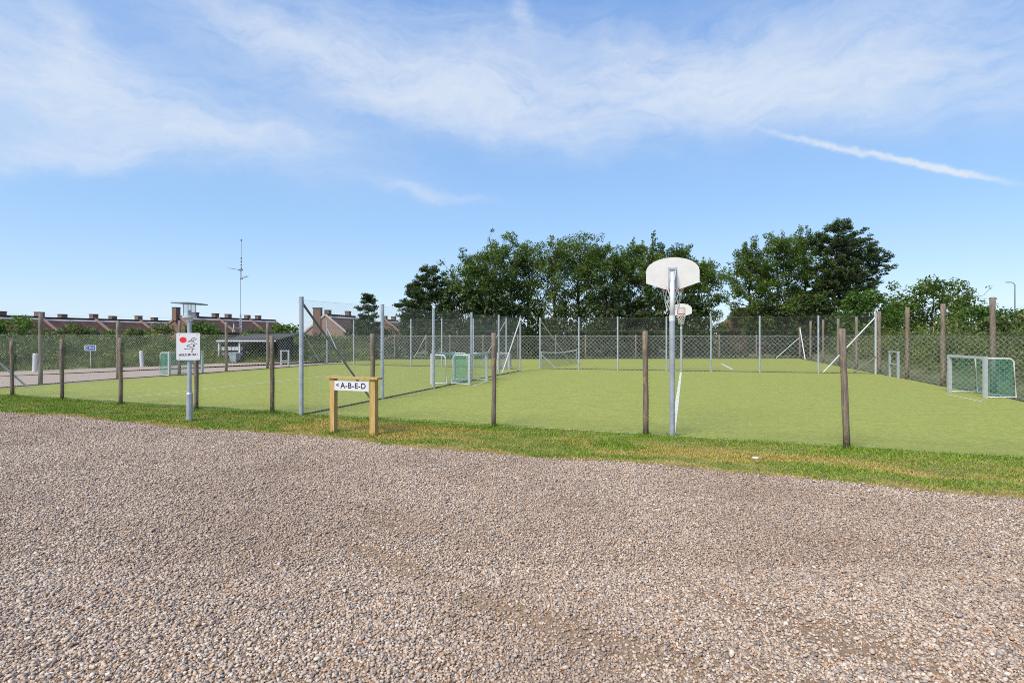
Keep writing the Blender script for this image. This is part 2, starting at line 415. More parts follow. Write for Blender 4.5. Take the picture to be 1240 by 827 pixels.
fence('perimeter_fence', 'low chain-link fence on round weathered wooden posts along the grass verge nearest the gravel', fp, fl, (0.03, 2.0), 0.085, 0.0018, 'wire_near', (0.03, 2.0), foot_strip=False)
lp = [(cornerFL, 2.9, .07, 'post_grey', (0,0))]+[wp(px, t, b, 0.075, 'post_grey') for px, t, b in left_px]
ll = [cornerFL]+[p[0] for p in lp[1:]]+[LB]
fence('side_fence', 'tall chain-link fence on grey wooden posts between the left court and the gravel lane', lp, ll, (0.03, 1.75), 0.12, 0.0012, 'wire_dark', (1.75, 2.3, 2.8),
      [(cornerFL+Vector((0,0,2.65)), G(32,468.6)+Vector((0,0,.03)), .035, 'galv'), (G(365,443.5)+Vector((0,0,2.25)), G(387,441)+Vector((0,0,.2)), .035, 'galv')])
lbp = [(LA.lerp(LB, t), 2.95, .045, 'galv', (0,0)) for t in (0, .165, .331, .5, .667, .835, 1.0)]
fence('end_fence', 'tall chain-link end fence on thin steel posts behind the left court', lbp, [LA, LB], (0.03, 2.9), 0.09, 0.0016, 'wire', (1.5, 2.2, 2.9),
      [(LA+Vector((0,0,2.85)), LA.lerp(LB, .13)+Vector((0,0,.1)), .03, 'galv'), (LB+Vector((0,0,2.4)), LA.lerp(LB, .9)+Vector((0,0,.1)), .03, 'galv')])
def on_line(a, b, px):
    k = (px-CX)/F; d = b-a; t = (k*a.y-a.x)/(d.x-k*d.y); return a+d*t
rbp = [(on_line(RA, RB, px), 2.98, .045 if px < 1000 else .055, 'galv', (0,0)) for px in (654,701,748,807,861,920,991)]+[(RB, 3.05, .055, 'alu', (0,0))]
fence('end_fence', 'tall chain-link end fence behind the basketball court, with a white post at its right end', rbp, [RA, RB], (0.03, 2.95), 0.10, 0.0014, 'wire', (1.5, 2.2, 2.95),
      [(RA+Vector((0,0,2.85)), Vector((3.88,35,.1)), .035, 'galv'), (RA+Vector((0,0,.9)), on_line(RA,RB,673)+Vector((0,0,.05)), .02, 'galv'),
       (RB+Vector((0,0,2.9)), on_line(RA,RB,997)+Vector((0,0,.05)),   .035, 'alu'), (RB+Vector((0,0,.85)), on_line(RA,RB,1033)+Vector((0,0,.05)), .035, 'post_grey')])
dvp = [(DA.lerp(DB, t), 2.95, .055 if t < .5 else .05, 'galv', (0,0)) for t in (0,.2108,.409,.613,.806,1.0)]
fence('dividing_fence', 'tall chain-link fence on steel posts dividing the two courts, starting behind the wooden letter sign', dvp, [DA, DB], (0.03, 2.9), 0.09, 0.0016, 'wire', (1.5, 2.2, 2.9),
      [(DA+Vector((0,0,2.85)), on_line(DA,DB,449.5)+Vector((0,0,.05)), .03, 'galv_dark'), (DB+Vector((0,0,2.85)), on_line(DA,DB,608)+Vector((0,0,.05)), .035, 'white_metal')])
rp = [wp(px, t, b, 0.085, 'post_old') for px, t, b in right_px]
dR = (cornerBR-rp[-1][0])
rp += [(rp[3][0]+dR*t, 3.0, .075, 'post_grey', (0,0)) for t in (.2,.4,.6,.8)]+[(cornerBR, 2.6, .09, 'post_grey', (0,0))]
rp = [(cornerFR, 3.1, .09, 'post_old', (0,0)), (Vector((14.6,14.2,0)), 3.2, .085, 'post_old', (0,0)), (Vector((13.7,10.9,0)), 3.2, .085, 'post_old', (0,0))]+rp
rl = [cornerFR, Vector((13.7,10.9,0)), Vector((14.6,14.2,0))]+[q[0] for q in rp[3:7]]+[cornerBR]
fence('side_fence', 'tall fence on thick brown wooden posts along the green shrub bank on the right', rp, rl, (0.03, 2.1), 0.16, 0.001, 'wire_dark', (2.1, 2.9),
      [(cornerBR+Vector((0,0,2.5)), G(975,436)+Vector((0,0,.05)), .04, 'white_metal')])
bp = [(on_line(cornerBL, cornerBR, px), 1.95, .06, 'post_grey', (0,0)) for px in (478,516,545,585,627,673,709,770,826,871,916)]
fence('back_fence', 'low wide-meshed chain-link fence on thin wooden posts in front of the dark hedge', bp, [cornerBL, cornerBR], (0.15, 1.85), 0.24, 0.004, 'wire', (1.85, 0.15),
      [(cornerBR+Vector((0,0,1.75)), on_line(cornerBL,cornerBR,940)+Vector((0,0,.05)), .035, 'white_metal'),
       (on_line(cornerBL,cornerBR,516)+Vector((0,0,1.9)), on_line(cornerBL,cornerBR,501)+Vector((0,0,.05)), .03, 'galv')], foot_strip=False)

# ------------------------------------------------------------------ goals
def net_panel(mb, o, a, b, na, nb, r, sag=0.0):
    o, a, b = Vector(o), Vector(a), Vector(b); n = a.cross(b).normalized()
    def P(i, j):
        u, v = i/na, j/nb; return o+a*u+b*v+n*(sag*math.sin(PI*u)*math.sin(PI*v))
    for i in range(na+1): mb.tube([P(i, nb*k/3) for k in range(4)], r, 3, False)
    for j in range(nb+1): mb.tube([P(na*k/3, j) for k in range(4)], r, 3, False)
def goal(name, near, far, back, w_h, depth, netmat, label, pitch=.06, r=.0034, thick=.09):
    near = Vector(near); far = Vector(far); back = Vector(back).normalized()
    root = thing(name, (near+far)/2, label, 'goal', 'small mobile football goals by the courts')
    ax = (far-near).normalized(); h = w_h; L = (far-near).length; Z = Vector((0,0,1))
    for p in (near, far):
        mb = MB(); mb.box(p+Z*h/2, (thick, thick*1.1, h), ax); mb.build('goal_post', 'alu', root)
    mb = MB(); mb.box((near+far)/2+Z*(h-thick/2), (L-thick-.004, thick, thick-.004), ax); mb.build('crossbar', 'alu', root)
    for p in (near, far):
        mb = MB(); b = back*depth; rr = .14
        pts = [p+back*thick*.5+Z*(h-.06), p+b-back*rr+Z*(h-.06)]
        for k in range(1, 6):
            t = PI/2*k/5; pts.append(p+b-back*rr+back*rr*math.sin(t)+Z*(h-.06-rr+rr*math.cos(t)))
        pts += [p+b+back*.06+Z*.05, p+back*thick*.5+Z*.03]
        mb.tube(pts, .026, 8); mb.build('side_frame', 'white_metal', root)
    mb = MB(); mb.tube([near+back*(depth+.06)+Z*.04, far+back*(depth+.06)+Z*.04], .026, 8); mb.build('ground_bar', 'white_metal', root)
    mb = MB()
    k = max(3, int(depth/pitch)); kz = int(h/pitch); kw = int(L/pitch)
    for p in (near, far): net_panel(mb, p+Z*.05, back*depth, Z*(h-.12), k, kz, r)
    net_panel(mb, near+back*depth+Z*.05, ax*L, Z*(h-.16), kw, kz, r, .05)
    net_panel(mb, near+Z*(h-.06), ax*L, back*(depth-.1), kw, k, r, .03)
    mb.build('net', netmat, root)
    return root
goal('football_goal', G(1193,482), G(1150,475), (0.945,-0.30,0), 1.32, .74, 'net_green', 'small silver goal with green net standing in front of the right-hand shrub bank')
q = VR*.12
goal('football_goal', G(565,466)+q, G(586.5,460.5)+q, -VR, 1.24, .72, 'net_green', 'small goal with green net on the basketball side of the dividing fence', .06, .0026)
n_ = G(523.5,465); goal('football_goal', n_-VR*.02, n_-VR*.02+U*2.0, VR, 1.24, .62, 'net_green', 'small white goal backed against the left side of the dividing fence', .07, .0028)
n_ = G(205,455); goal('football_goal', n_, n_+U*1.8, -VR, 1.18, .62, 'net_green', 'small white goal standing at the gravel lane behind the post with the red-dot sign', .055, .0045)
n_ = on_line(LA, LB, 604)+Vector((0,-.9,0)); goal('football_goal', n_+Vector((-.05,0,0)), n_+Vector((.62,-.2,0)), U, 0.95, .3, 'net_grey', 'small goal with grey net by the far end of the dividing fence', .045, .007, .06)

# narrow metal frames
def frame(px0, px1, pytop, pybase, mid, mat, label):
    a = G(px0, pybase); b = G(px1, pybase+(2 if px0 > 1000 else 0)); h = ZH(pytop, a.y)
    root = thing('metal_frame', (a+b)/2, label, 'frame')
    for p in (a, b):
        mb = MB(); mb.box(Vector(p)+Vector((0,0,h/2)), (.09, .09, h), b-a); mb.build('upright', mat, root)
    for z in (h-.04, mid):
        mb = MB(); mb.box((a+b)/2+Vector((0,0,z)), ((b-a).length-.094, .07, .07), b-a); mb.build('rung', mat, root)
frame(1077.5, 1087.5, 424.5, 456, .62, 'galv', 'narrow grey metal frame standing by the right-hand side fence')
frame(340.5, 349.5, 424, 444.5, .38, 'galv', 'narrow pale metal frame standing at the edge of the gravel lane beside the dark shelter')

# tennis net beyond the end fence
a = Vector((1.75,32.2,0)); b = Vector((4.4,36.6,0)); root = thing('tennis_net', (a+b)/2, 'sagging dark net with a white tape behind the end fence', 'net')
def tapez(t): return .93-.10*math.sin(PI*t)
mb = MB(); K = 14
for i in range(K):
    p = a.lerp(b, i/K); q = a.lerp(b, (i+1)/K); z = (tapez(i/K)+tapez((i+1)/K))/2
    mb.tube([p+Vector((0,0,tapez(i/K))), q+Vector((0,0,tapez((i+1)/K)))], .035, 6)
mb.build('tape', 'white_metal', root)
mb = MB()
for i in range(90): p = a.lerp(b, i/89); mb.tube([p+Vector((0,0,.03)), p+Vector((0,0,tapez(i/89)))], .004, 3, False)
for j in range(16):
    mb.tube([a.lerp(b, i/K)+Vector((0,0,.04+j/16*(tapez(i/K)-.05))) for i in range(K+1)], .004, 3, False)
mb.build('net', 'net_black', root)
for p in (a, b):
    mb = MB(); mb.tube([p, p+Vector((0,0,.98))], .045, 8); mb.build('net_post', 'galv', root)

# ------------------------------------------------------------------ basketball hoops
def hoop(base, face, label, near):
    base = Vector(base); face = Vector(face).normalized(); right = face.cross(Vector((0,0,1))); Z = Vector((0,0,1))
    root = thing('basketball_hoop', base, label, 'basketball hoop', 'basketball hoops on the court')
    mb = MB(); mb.tube([base-Z*.05, base+Z*2.38], .055, 14); mb.build('pole', 'galv', root)
    mb = MB(); mb.tube([base+Z*2.30, base+Z*2.42], .060, 14); mb.build('collar', 'white_metal', root)
    mb = MB(); mb.tube([base+Z*2.42, base+Z*2.9+face*.10, base+Z*3.30+face*.42], [.052, .050, .046], 12); mb.build('arm', 'white_metal', root, True)
    c = base+face*.50+Z*2.98
    R = Matrix(((right.x, face.x, 0, c.x), (right.y, face.y, 0, c.y), (0, 0, 1, c.z), (0,0,0,1)))
    out = [(-.16,0), (.16,0), (.535,.13), (.535,.375)]
    for k in range(1, 12):
        t = PI*k/12; out.append((.535*math.cos(t), .375+.285*math.sin(t)))
    out.append((-.535,.375)); out.append((-.535,.13))
    mb = MB(); mb.prism(out, .035, R); bd = mb.build('backboard', 'white_board', root)
    mb = MB()
    for (x0, x1, z0, z1) in ((-.20,.20,.40,.43), (-.20,.20,.10,.13), (-.20,-.17,.13,.40), (.17,.20,.13,.40)):
        mb.box(R @ Vector(((x0+x1)/2, .0195, (z0+z1)/2)), (x1-x0, .004, z1-z0), right)
    mb.build('target_square', 'ink', bd)
    mb = MB(); mb.box(R @ Vector((0, .0190, .265)), (.336, .003, .266), right); mb.build('target_panel', 'pink', bd)
    # bracket behind the board
    mb = MB()
    for x in (-.07, .07):
        mb.tube([base+Z*3.12+face*.24+right*x*.5, R @ Vector((x, -.03, .40))], .014, 6)
        mb.tube([base+Z*2.80+face*.10+right*x*.5, R @ Vector((x*1.6, -.03, .05))], .014, 6)
        mb.box(R @ Vector((x, -.026, .24)), (.03, .016, .44), right)
    mb.box(R @ Vector((0, -.036, .42)), (.17, .015, .04), right)
    mb.build('bracket', 'galv', root)
    rc = R @ Vector((0, .30, .03)); rr = .225
    mb = MB(); mb.tube([rc+(right*math.cos(t)+face*math.sin(t))*rr for t in [2*PI*k/24 for k in range(25)]], .012, 6, False)
    mb.box(R @ Vector((0, .05, .03)), (.12, .06, .05), right); mb.build('rim', 'red', root)
    mb = MB(); nn = 12
    for k in range(nn):
        for sg in (1, -1):
            pts = []
            for i in range(7):
                t = i/6; ang = 2*PI*(k+sg*t*2.2)/nn; rad = rr*(1-.45*t**.8); pts.append(rc+(right*math.cos(ang)+face*math.sin(ang))*rad-Z*(.46*t))
            mb.tube(pts, .0055, 4, False)
    mb.build('hoop_net', 'white_net', root)
    return root
hoop(G(814,528), (.295,.955,0), 'nearest basketball hoop, its plain white backboard seen from behind on a grey pole', True)
hoop(G(825,450), (-.30,-.954,0), 'far basketball hoop with a red rim facing the camera across the court', False)

# ------------------------------------------------------------------ lamp with flat disc, and the sign on it
b0 = G(229.5, 510); Z = Vector((0,0,1))
root = thing('street_lamp', b0, 'grey lamp post with a glass lantern under a flat disc roof on the grass verge', 'street lamp')
mb = MB(); mb.tube([b0-Z*.05, b0+Z*.08], .074, 14); mb.tube([b0+Z*.08, b0+Z*.64], .068, 14); mb.tube([b0+Z*.64, b0+Z*.68], [.073, .052], 14); mb.build('sleeve', 'galv', root)
mb = MB(); mb.tube([b0+Z*.68, b0+Z*2.34], .045, 14); mb.build('pole', 'galv', root)
mb = MB(); mb.tube([b0+Z*2.34, b0+Z*2.42], .07, 14); mb.tube([b0+Z*2.42, b0+Z*2.46], .15, 20); mb.build('lantern_base', 'white_metal', root)
mb = MB(); mb.tube([b0+Z*2.462, b0+Z*2.73], .12, 20); gl = mb.build('lantern_glass', 'glass', root, False)
mb = MB()
for k in range(4):
    t = PI/4+k*PI/2; p = b0+Vector((math.cos(t), math.sin(t), 0))*.128
    mb.tube([p+Z*2.46, p+Z*2.735], .008, 5)
mb.tube([b0+Z*2.47, b0+Z*2.6], .035, 10); mb.build('lamp_holder', 'galv', root)
mb = MB(); c = b0+Z*2.755; tl = Vector((.05, 0, 1)).normalized()
mb.tube([c-tl*.018, c+tl*.004, c+tl*.03], [.375, .375, .05], 32); mb.build('lamp_disc', 'galv_dark', root)

sc_ = b0+Vector((-.0, -.075, 0)); fz0, fz1 = 1.435, 2.065
sroot = thing('notice_sign', b0+Vector((0,-.075,fz0)), 'white notice board with a red dot and black drawing fixed on the lamp post', 'sign')
yaw = math.radians(4); rx = Vector((math.cos(yaw), math.sin(yaw), 0)); fc = Vector((math.sin(yaw), -math.cos(yaw), 0))   # fc faces the camera
cx = b0+fc*.075-rx*.0+Vector((.01,0,0))
def rrect(w, h, r, n=5):
    o = []
    for (sx, sz, a0) in ((1,1,0), (-1,1,90), (-1,-1,180), (1,-1,270)):
        for k in range(n+1):
            t = math.radians(a0+90*k/n); o.append((sx*(w/2-r)+r*math.cos(t), sz*(h/2-r)+r*math.sin(t)))
    return o
zc = (fz0+fz1)/2
R = Matrix(((rx.x, -fc.x, 0, cx.x), (rx.y, -fc.y, 0, cx.y), (0,0,1,zc), (0,0,0,1)))
mb = MB(); mb.prism(rrect(.53, .63, .03), .008, R); board = mb.build('sign_board', 'sign_white', sroot)
def flat_poly(mb, pts, z=.006): mb.prism(pts, .003, R @ Matrix.Translation((0, -z, 0)))
mb = MB(); flat_poly(mb, [(-.115+.078*math.cos(t), .155+.066*math.sin(t)) for t in [2*PI*k/28 for k in range(28)]]); mb.build('red_dot', 'red', board)
def stroke(mb, pts, w):
    for (x0, z0), (x1, z1) in zip(pts[:-1], pts[1:]):
        d = Vector((x1-x0, z1-z0)); 
        if d.length < 1e-6: continue
        n = Vector((-d.y, d.x)).normalized()*w/2; e = d.normalized()*w*.3
        flat_poly(mb, [(x0-e.x+n.x, z0-e.y+n.y), (x0-e.x-n.x, z0-e.y-n.y), (x1+e.x-n.x, z1+e.y-n.y), (x1+e.x+n.x, z1+e.y+n.y)])
mb = MB()
stroke(mb, [(.03,.13), (.0,.115), (.045,.12), (.07,.15), (.09,.19), (.14,.20), (.18,.18), (.17,.15)], .012)
stroke(mb, [(.085,.14), (.115,.135), (.135,.155)], .016)
stroke(mb, [(.07,.10), (.12,.10), (.15,.075), (.20,.055)], .010)
flat_poly(mb, [(.105,.05), (.145,.045), (.14,-.01), (.115,.005)])
stroke(mb, [(.09,.06), (.02,.04), (-.03,.01), (.06,-.01), (.13,-.02)], .010)
stroke(mb, [(-.09,-.055), (-.02,-.05), (.06,-.045), (.14,-.05)], .010)
stroke(mb, [(.095,-.06), (.085,-.10), (.09,-.125), (.075,-.12)], .014)
mb.build('line_drawing', 'ink', board)
def text_mesh(name, txt, size, mat, parent, M4, bold=0.0, spacing=1.0):
    cu = bpy.data.curves.new(name, 'FONT'); cu.body = txt; cu.size = size; cu.align_x = 'CENTER'; cu.align_y = 'CENTER'; cu.extrude = 0.0015; cu.offset = bold; cu.space_character = spacing
    to = bpy.data.objects.new('tmp_text', cu); COL.objects.link(to)
    dg = bpy.context.evaluated_depsgraph_get(); me = bpy.data.meshes.new_from_object(to.evaluated_get(dg))
    COL.objects.unlink(to); bpy.data.objects.remove(to); bpy.data.curves.remove(cu)
    # text lies in x,y -> put into x,z facing -y
    me.transform(M4 @ Matrix.Rotation(PI/2, 4, 'X')); me.materials.clear(); me.materials.append(M[mat]); me.name = name
    return link(name, me, parent)
text_mesh('lettering', 'HOLD ER NU !', .062, 'ink', board, R @ Matrix.Translation((0.0, -.0075, -.19)) @ Matrix.Rotation(math.radians(-2), 4, 'Y'), .0012, 1.05)
mb = MB()
for sx in (-.2, .2):
    for sz in (-.28, .28):
        mb.prism([(sx+.008*math.cos(t), sz+.008*math.sin(t)) for t in [2*PI*k/8 for k in range(8)]], .006, R @ Matrix.Translation((0, -.006, 0)))
mb.build('bolts', 'galv_dark', board)

# ------------------------------------------------------------------ wooden letter sign
pL = G(404,524)+Vector((0,0,0)); pR = G(452.8,527.5); dx = (pR-pL).normalized(); dn = Vector((dx.y, -dx.x, 0))
wroot = thing('direction_sign', (pL+pR)/2, 'fresh yellow timber sign frame with a white letter board on the grass verge', 'sign')
hS = 1.13
for p, w in ((pL, .11), (pR, .128)):
    mb = MB(); mb.box(p+Z*(hS/2-.03), (w, .115, hS+.06), dx); mb.build('sign_post', 'post_new', wroot)
mb = MB(); mb.box((pL+pR)/2+Z*(hS+.020)+dx*.01, ((pR-pL).length+.25, .19, .036), dx); mb.build('cap_board', 'post_new', wroot)
pc = (pL+pR)/2+Z*(hS-.035-.105)-dx*.005; Lp = (pR-pL).length-.145
mb = MB(); mb.box(pc+dn*.055, (Lp, .022, .195), dx); pn = mb.build('letter_board', 'sign_white', wroot)
R2 = Matrix(((dx.x, -dn.x, 0, (pc+dn*.068).x), (dx.y, -dn.y, 0, (pc+dn*.068).y), (0,0,1,pc.z), (0,0,0,1)))
text_mesh('lettering', 'A-B-E-D', .158, 'ink', pn, R2 @ Matrix.Translation((.043, 0, 0)), .0035, 1.12)
text_mesh('arrow', '<', .11, 'ink', pn, R2 @ Matrix.Translation((-Lp/2+.075, 0, .005)), .004)

# ------------------------------------------------------------------ bollards, small blue sign, stone, distant lamp
for (px, base, top, lab, lean) in ((42, 450, 428, 'white bollard at the lane edge near the left border of the photo', .03), (172, 444, 425, 'leaning white bollard at the lane edge right of the blue sign', -.06)):
    p = G(px, base); h = ZH(top, p.y); r0 = thing('bollard', p, lab, 'bollard', 'white bollards along the lane')
    mb = MB(); mb.tube([p-Z*.05, p+Z*(h-.03)+Vector((lean,0,0)), p+Z*h+Vector((lean,0,0))], [.105, .105, .08], 14); mb.build('shaft', 'white_metal', r0)
    mb = MB(); mb.tube([p+Z*(h*.82)+Vector((lean*.82,0,0)), p+Z*(h*.87)+Vector((lean*.87,0,0))], .109, 14); mb.build('band', 'sign_white', r0)
p = G(109.5, 446); r0 = thing('blue_sign', p, 'small blue white-edged sign on a thin white post before the left bank', 'sign')
zc2 = ZH(421.3, p.y); mb = MB(); mb.tube([p, p+Z*(zc2-.05)], .022, 8); mb.build('sign_post', 'white_metal', r0)
R3 = Matrix(((1,0,0,p.x+.02), (0,1,0,p.y-.03), (0,0,1,zc2), (0,0,0,1)))
mb = MB(); mb.prism(rrect(.68, .33, .05), .02, R3); bb = mb.build('sign_board', 'sign_white', r0)
mb = MB(); mb.prism(rrect(.60, .25, .04), .006, R3 @ Matrix.Translation((0,-.012,0))); mb.build('sign_face', 'blue', bb)
mb = MB(); pts = [(-.20+.07*math.cos(t), .01+.07*math.sin(t)) for t in [math.radians(50+k*26) for k in range(11)]]
for (x0, z0), (x1, z1) in zip(pts[:-1], pts[1:]):
    d = Vector((x1-x0, z1-z0)); n = Vector((-d.y, d.x)).normalized()*.014
    mb.prism([(x0+n.x,z0+n.y), (x0-n.x,z0-n.y), (x1-n.x,z1-n.y), (x1+n.x,z1+n.y)], .006, R3 @ Matrix.Translation((0,-.014,0)))
mb.prism([(-.06,-.03), (.06,-.03), (.06,.04), (-.06,.04)], .006, R3 @ Matrix.Translation((0,-.014,0)))
mb.prism([(.09,-.015), (.24,-.015), (.24,.022), (.09,.022)], .006, R3 @ Matrix.Translation((0,-.014,0)))
mb.build('symbols', 'sign_white', bb)
def rock(name, p, r, label):
    mb = MB(); vs = []; n = 9
    for i in range(5):
        for k in range(n):
            a = PI*(i/4-.5); t = 2*PI*k/n; q = random.uniform(.8, 1.15)
            vs.append(Vector(p)+Vector((r*1.5*q*math.cos(a)*math.cos(t), r*q*math.cos(a)*math.sin(t), r*.5*(math.sin(a)+.8))))
    mb.add(vs, [(i*n+k, i*n+(k+1)%n, (i+1)*n+(k+1)%n, (i+1)*n+k) for i in range(4) for k in range(n)])
    tag(mb.build(name, 'white_board', None, True), label, 'stone')
rock('stone', G(915, 556), .05, 'pale stone lying in the dry grass of the verge')
p = Vector(((1229-CX)*62/F, 62, 0)); r0 = thing('street_lamp', p, 'distant tall street lamp above the hedge at the right edge', 'street lamp')
zt = ZH(344, 62); mb = MB(); mb.tube([p, p+Z*zt], [.075, .045], 8); mb.build('pole', 'galv_dark', r0)
mb = MB(); mb.tube([p+Z*(zt-.3), p+Z*(zt+.12)+Vector((-.15,0,0)), p+Z*(zt+.22)+Vector((-.5,0,0))], .045, 6); mb.build('arm', 'galv', r0)
mb = MB(); mb.box(p+Z*(zt+.2)+Vector((-.72,0,0)), (.55,.25,.10)); mb.build('lamp_head', 'galv', r0)

# ------------------------------------------------------------------ bin shelter with bin
yS = 38.0; x0 = (264-CX)*yS/F; x1 = (337-CX)*yS/F; W = x1-x0
r0 = thing('bin_shelter', Vector(((x0+x1)/2, yS, 0)), 'low dark open-fronted shelter with felt roof and white mailboxes by the lane', 'shelter')
mb = MB(); mb.add([(x0-.25,yS-.25,1.50), (x1+.25,yS-.25,1.62), (x1+.25,yS+3.6,2.05), (x0+.9,yS+3.6,1.99), (x0-.25,yS-.25,1.56), (x1+.25,yS-.25,1.68), (x1+.25,yS+3.6,2.11), (x0+.9,yS+3.6,2.05)],
                  [(3,2,1,0), (4,5,6,7), (0,1,5,4), (1,2,6,5), (2,3,7,6), (3,0,4,7)]); mb.build('roof', 'asph', r0)
mb = MB(); mb.box((x0+W/2, yS-.272, 1.535), (W*.98, .04, .10)); mb.build('fascia', 'white_metal', r0)
mb = MB(); mb.box((x0+W/2, yS+2.6, .85), (W, .08, 1.9)); mb.build('back_wall', 'dark_wood', r0)
for xx in (x0+.3, x1-.06):
    mb = MB(); mb.box((xx, yS+1.4, .74), (.08, 2.3, 1.46)); mb.build('side_wall', 'dark_wood', r0)
for xx in (x0+.12, (291-CX)*yS/F):
    mb = MB(); mb.box((xx, yS-.1, .75), (.10, .10, 1.5)); mb.build('roof_post', 'white_metal', r0)
mb = MB(); mb.box((x0+.95, yS+.25, .70), (1.65, .10, 1.2)); mb.build('mailbox_wall', 'dark_wood', r0)
for j in range(2):
    for i in range(6):
        mb = MB(); c = Vector((x0+.32+i*.25, yS+.10, .62+j*.38)); mb.box(c, (.21, .2, .24)); mb.box(c+Vector((0,-.102,.05)), (.15,.012,.025))
        mb.build('mailbox', 'sign_white' if j else 'binp', r0)
yb = 37.6; bx = (283.8-CX)*yb/F
r1 = thing('wheelie_bin', Vector((bx, yb, 0)), 'grey wheeled bin standing in front of the shelter mailboxes', 'bin')
mb = MB(); mb.add([(bx-.2,yb-.2,.05), (bx+.2,yb-.2,.05), (bx+.2,yb+.2,.05), (bx-.2,yb+.2,.05), (bx-.24,yb-.26,.62), (bx+.24,yb-.26,.62), (bx+.24,yb+.26,.62), (bx-.24,yb+.26,.62)],
                  [(3,2,1,0), (0,1,5,4), (1,2,6,5), (2,3,7,6), (3,0,4,7), (4,5,6,7)]); mb.build('bin_body', 'binp', r1)
mb = MB(); mb.box((bx, yb, .66), (.52, .58, .06)); mb.box((bx, yb+.3, .70), (.4, .05, .05)); mb.build('lid', 'binp', r1)
for s in (-1, 1):
    mb = MB(); mb.tube([(bx+s*.22, yb+.2, .08), (bx+s*.26, yb+.2, .08)], .08, 12); mb.build('wheel', 'dark_wood', r1)

# ------------------------------------------------------------------ antenna mast
yM = 46.0; p = Vector(((291.3-CX)*yM/F, yM, 0)); r0 = thing('antenna_mast', p, 'slim radio mast with aerials rising behind the dark shelter', 'mast')
zt = ZH(290, yM); z1 = ZH(384, yM); mb = MB()
for k in range(3):
    t = 2*PI*k/3; q = p+Vector((math.cos(t), math.sin(t), 0))*.24; mb.tube([q, p+Vector((math.cos(t), math.sin(t), 0))*.05+Z*(z1+.3)], .016, 5)
    t2 = 2*PI*(k+1)/3
    for i in range(12):
        rr = .24-.19*i/11; z = i*(z1+.2)/12; zz = (i+1)*(z1+.2)/12
        mb.tube([p+Vector((math.cos(t), math.sin(t), 0))*rr+Z*z, p+Vector((math.cos(t2), math.sin(t2), 0))*rr+Z*zz], .008, 4)
mb.build('lattice_tower', 'galv', r0)
mb = MB(); mb.tube([p+Z*z1, p+Z*ZH(327,yM)], .022, 6); mb.tube([p+Z*ZH(338,yM)+Vector((.06,0,0)), p+Z*zt+Vector((.06,0,0))], .022, 5); mb.build('mast_pipe', 'galv', r0)
mb = MB()
for py in (313, 317, 321, 325): c = p+Z*ZH(py,yM)+Vector((.06,0,0)); mb.tube([c-Z*.06, c+Z*.06], .055, 6)
mb.tube([p+Z*ZH(291,yM)+Vector((.06,0,-.08)), p+Z*ZH(291,yM)+Vector((.06,0,.08))], .05, 6)
mb.build('insulators', 'galv_dark', r0)
mb = MB(); c = p+Z*ZH(327,yM); mb.box(c, (.34,.12,.12)); mb.tube([c, c+Vector((-.95,0,.15))], .018, 5)
for k in range(5): q = c+Vector((-.95+.18*k,0,.15-.028*k)); mb.tube([q-Vector((0,.3,0)), q+Vector((0,.3,0))], .01, 4)
mb.build('left_aerial', 'galv_dark', r0)
mb = MB(); c = p+Z*ZH(337.5,yM); mb.box(c+Vector((.08,0,0)), (.22,.12,.10)); mb.tube([c, c+Vector((.6,0,.2))], .018, 5)
for k in range(4): q = c+Vector((.3+.1*k,0,.1+.033*k)); mb.tube([q-Vector((0,.3,0)), q+Vector((0,.3,0))], .01, 4)
mb.build('right_aerial', 'galv_dark', r0)
mb = MB(); dc = AT(284, 397, yM-.4); rings = []
dirv = Vector((-.85, -.5, .1)).normalized(); e1 = dirv.cross(Z).normalized(); e2 = e1.cross(dirv)
for i in range(5):
    rr = .42*i/4+.001; rings.append([dc+dirv*(.10*(i/4)**2)+(e1*math.cos(t)*.9+e2*math.sin(t))*rr for t in [2*PI*k/18 for k in range(18)]])
for i in range(4):
    mb.add(rings[i]+rings[i+1], [(k, (k+1)%18, 18+(k+1)%18, 18+k) for k in range(18)])
mb.tube([dc, Vector((p.x, p.y, dc.z))], .03, 5); mb.build('dish', 'white_board', r0)

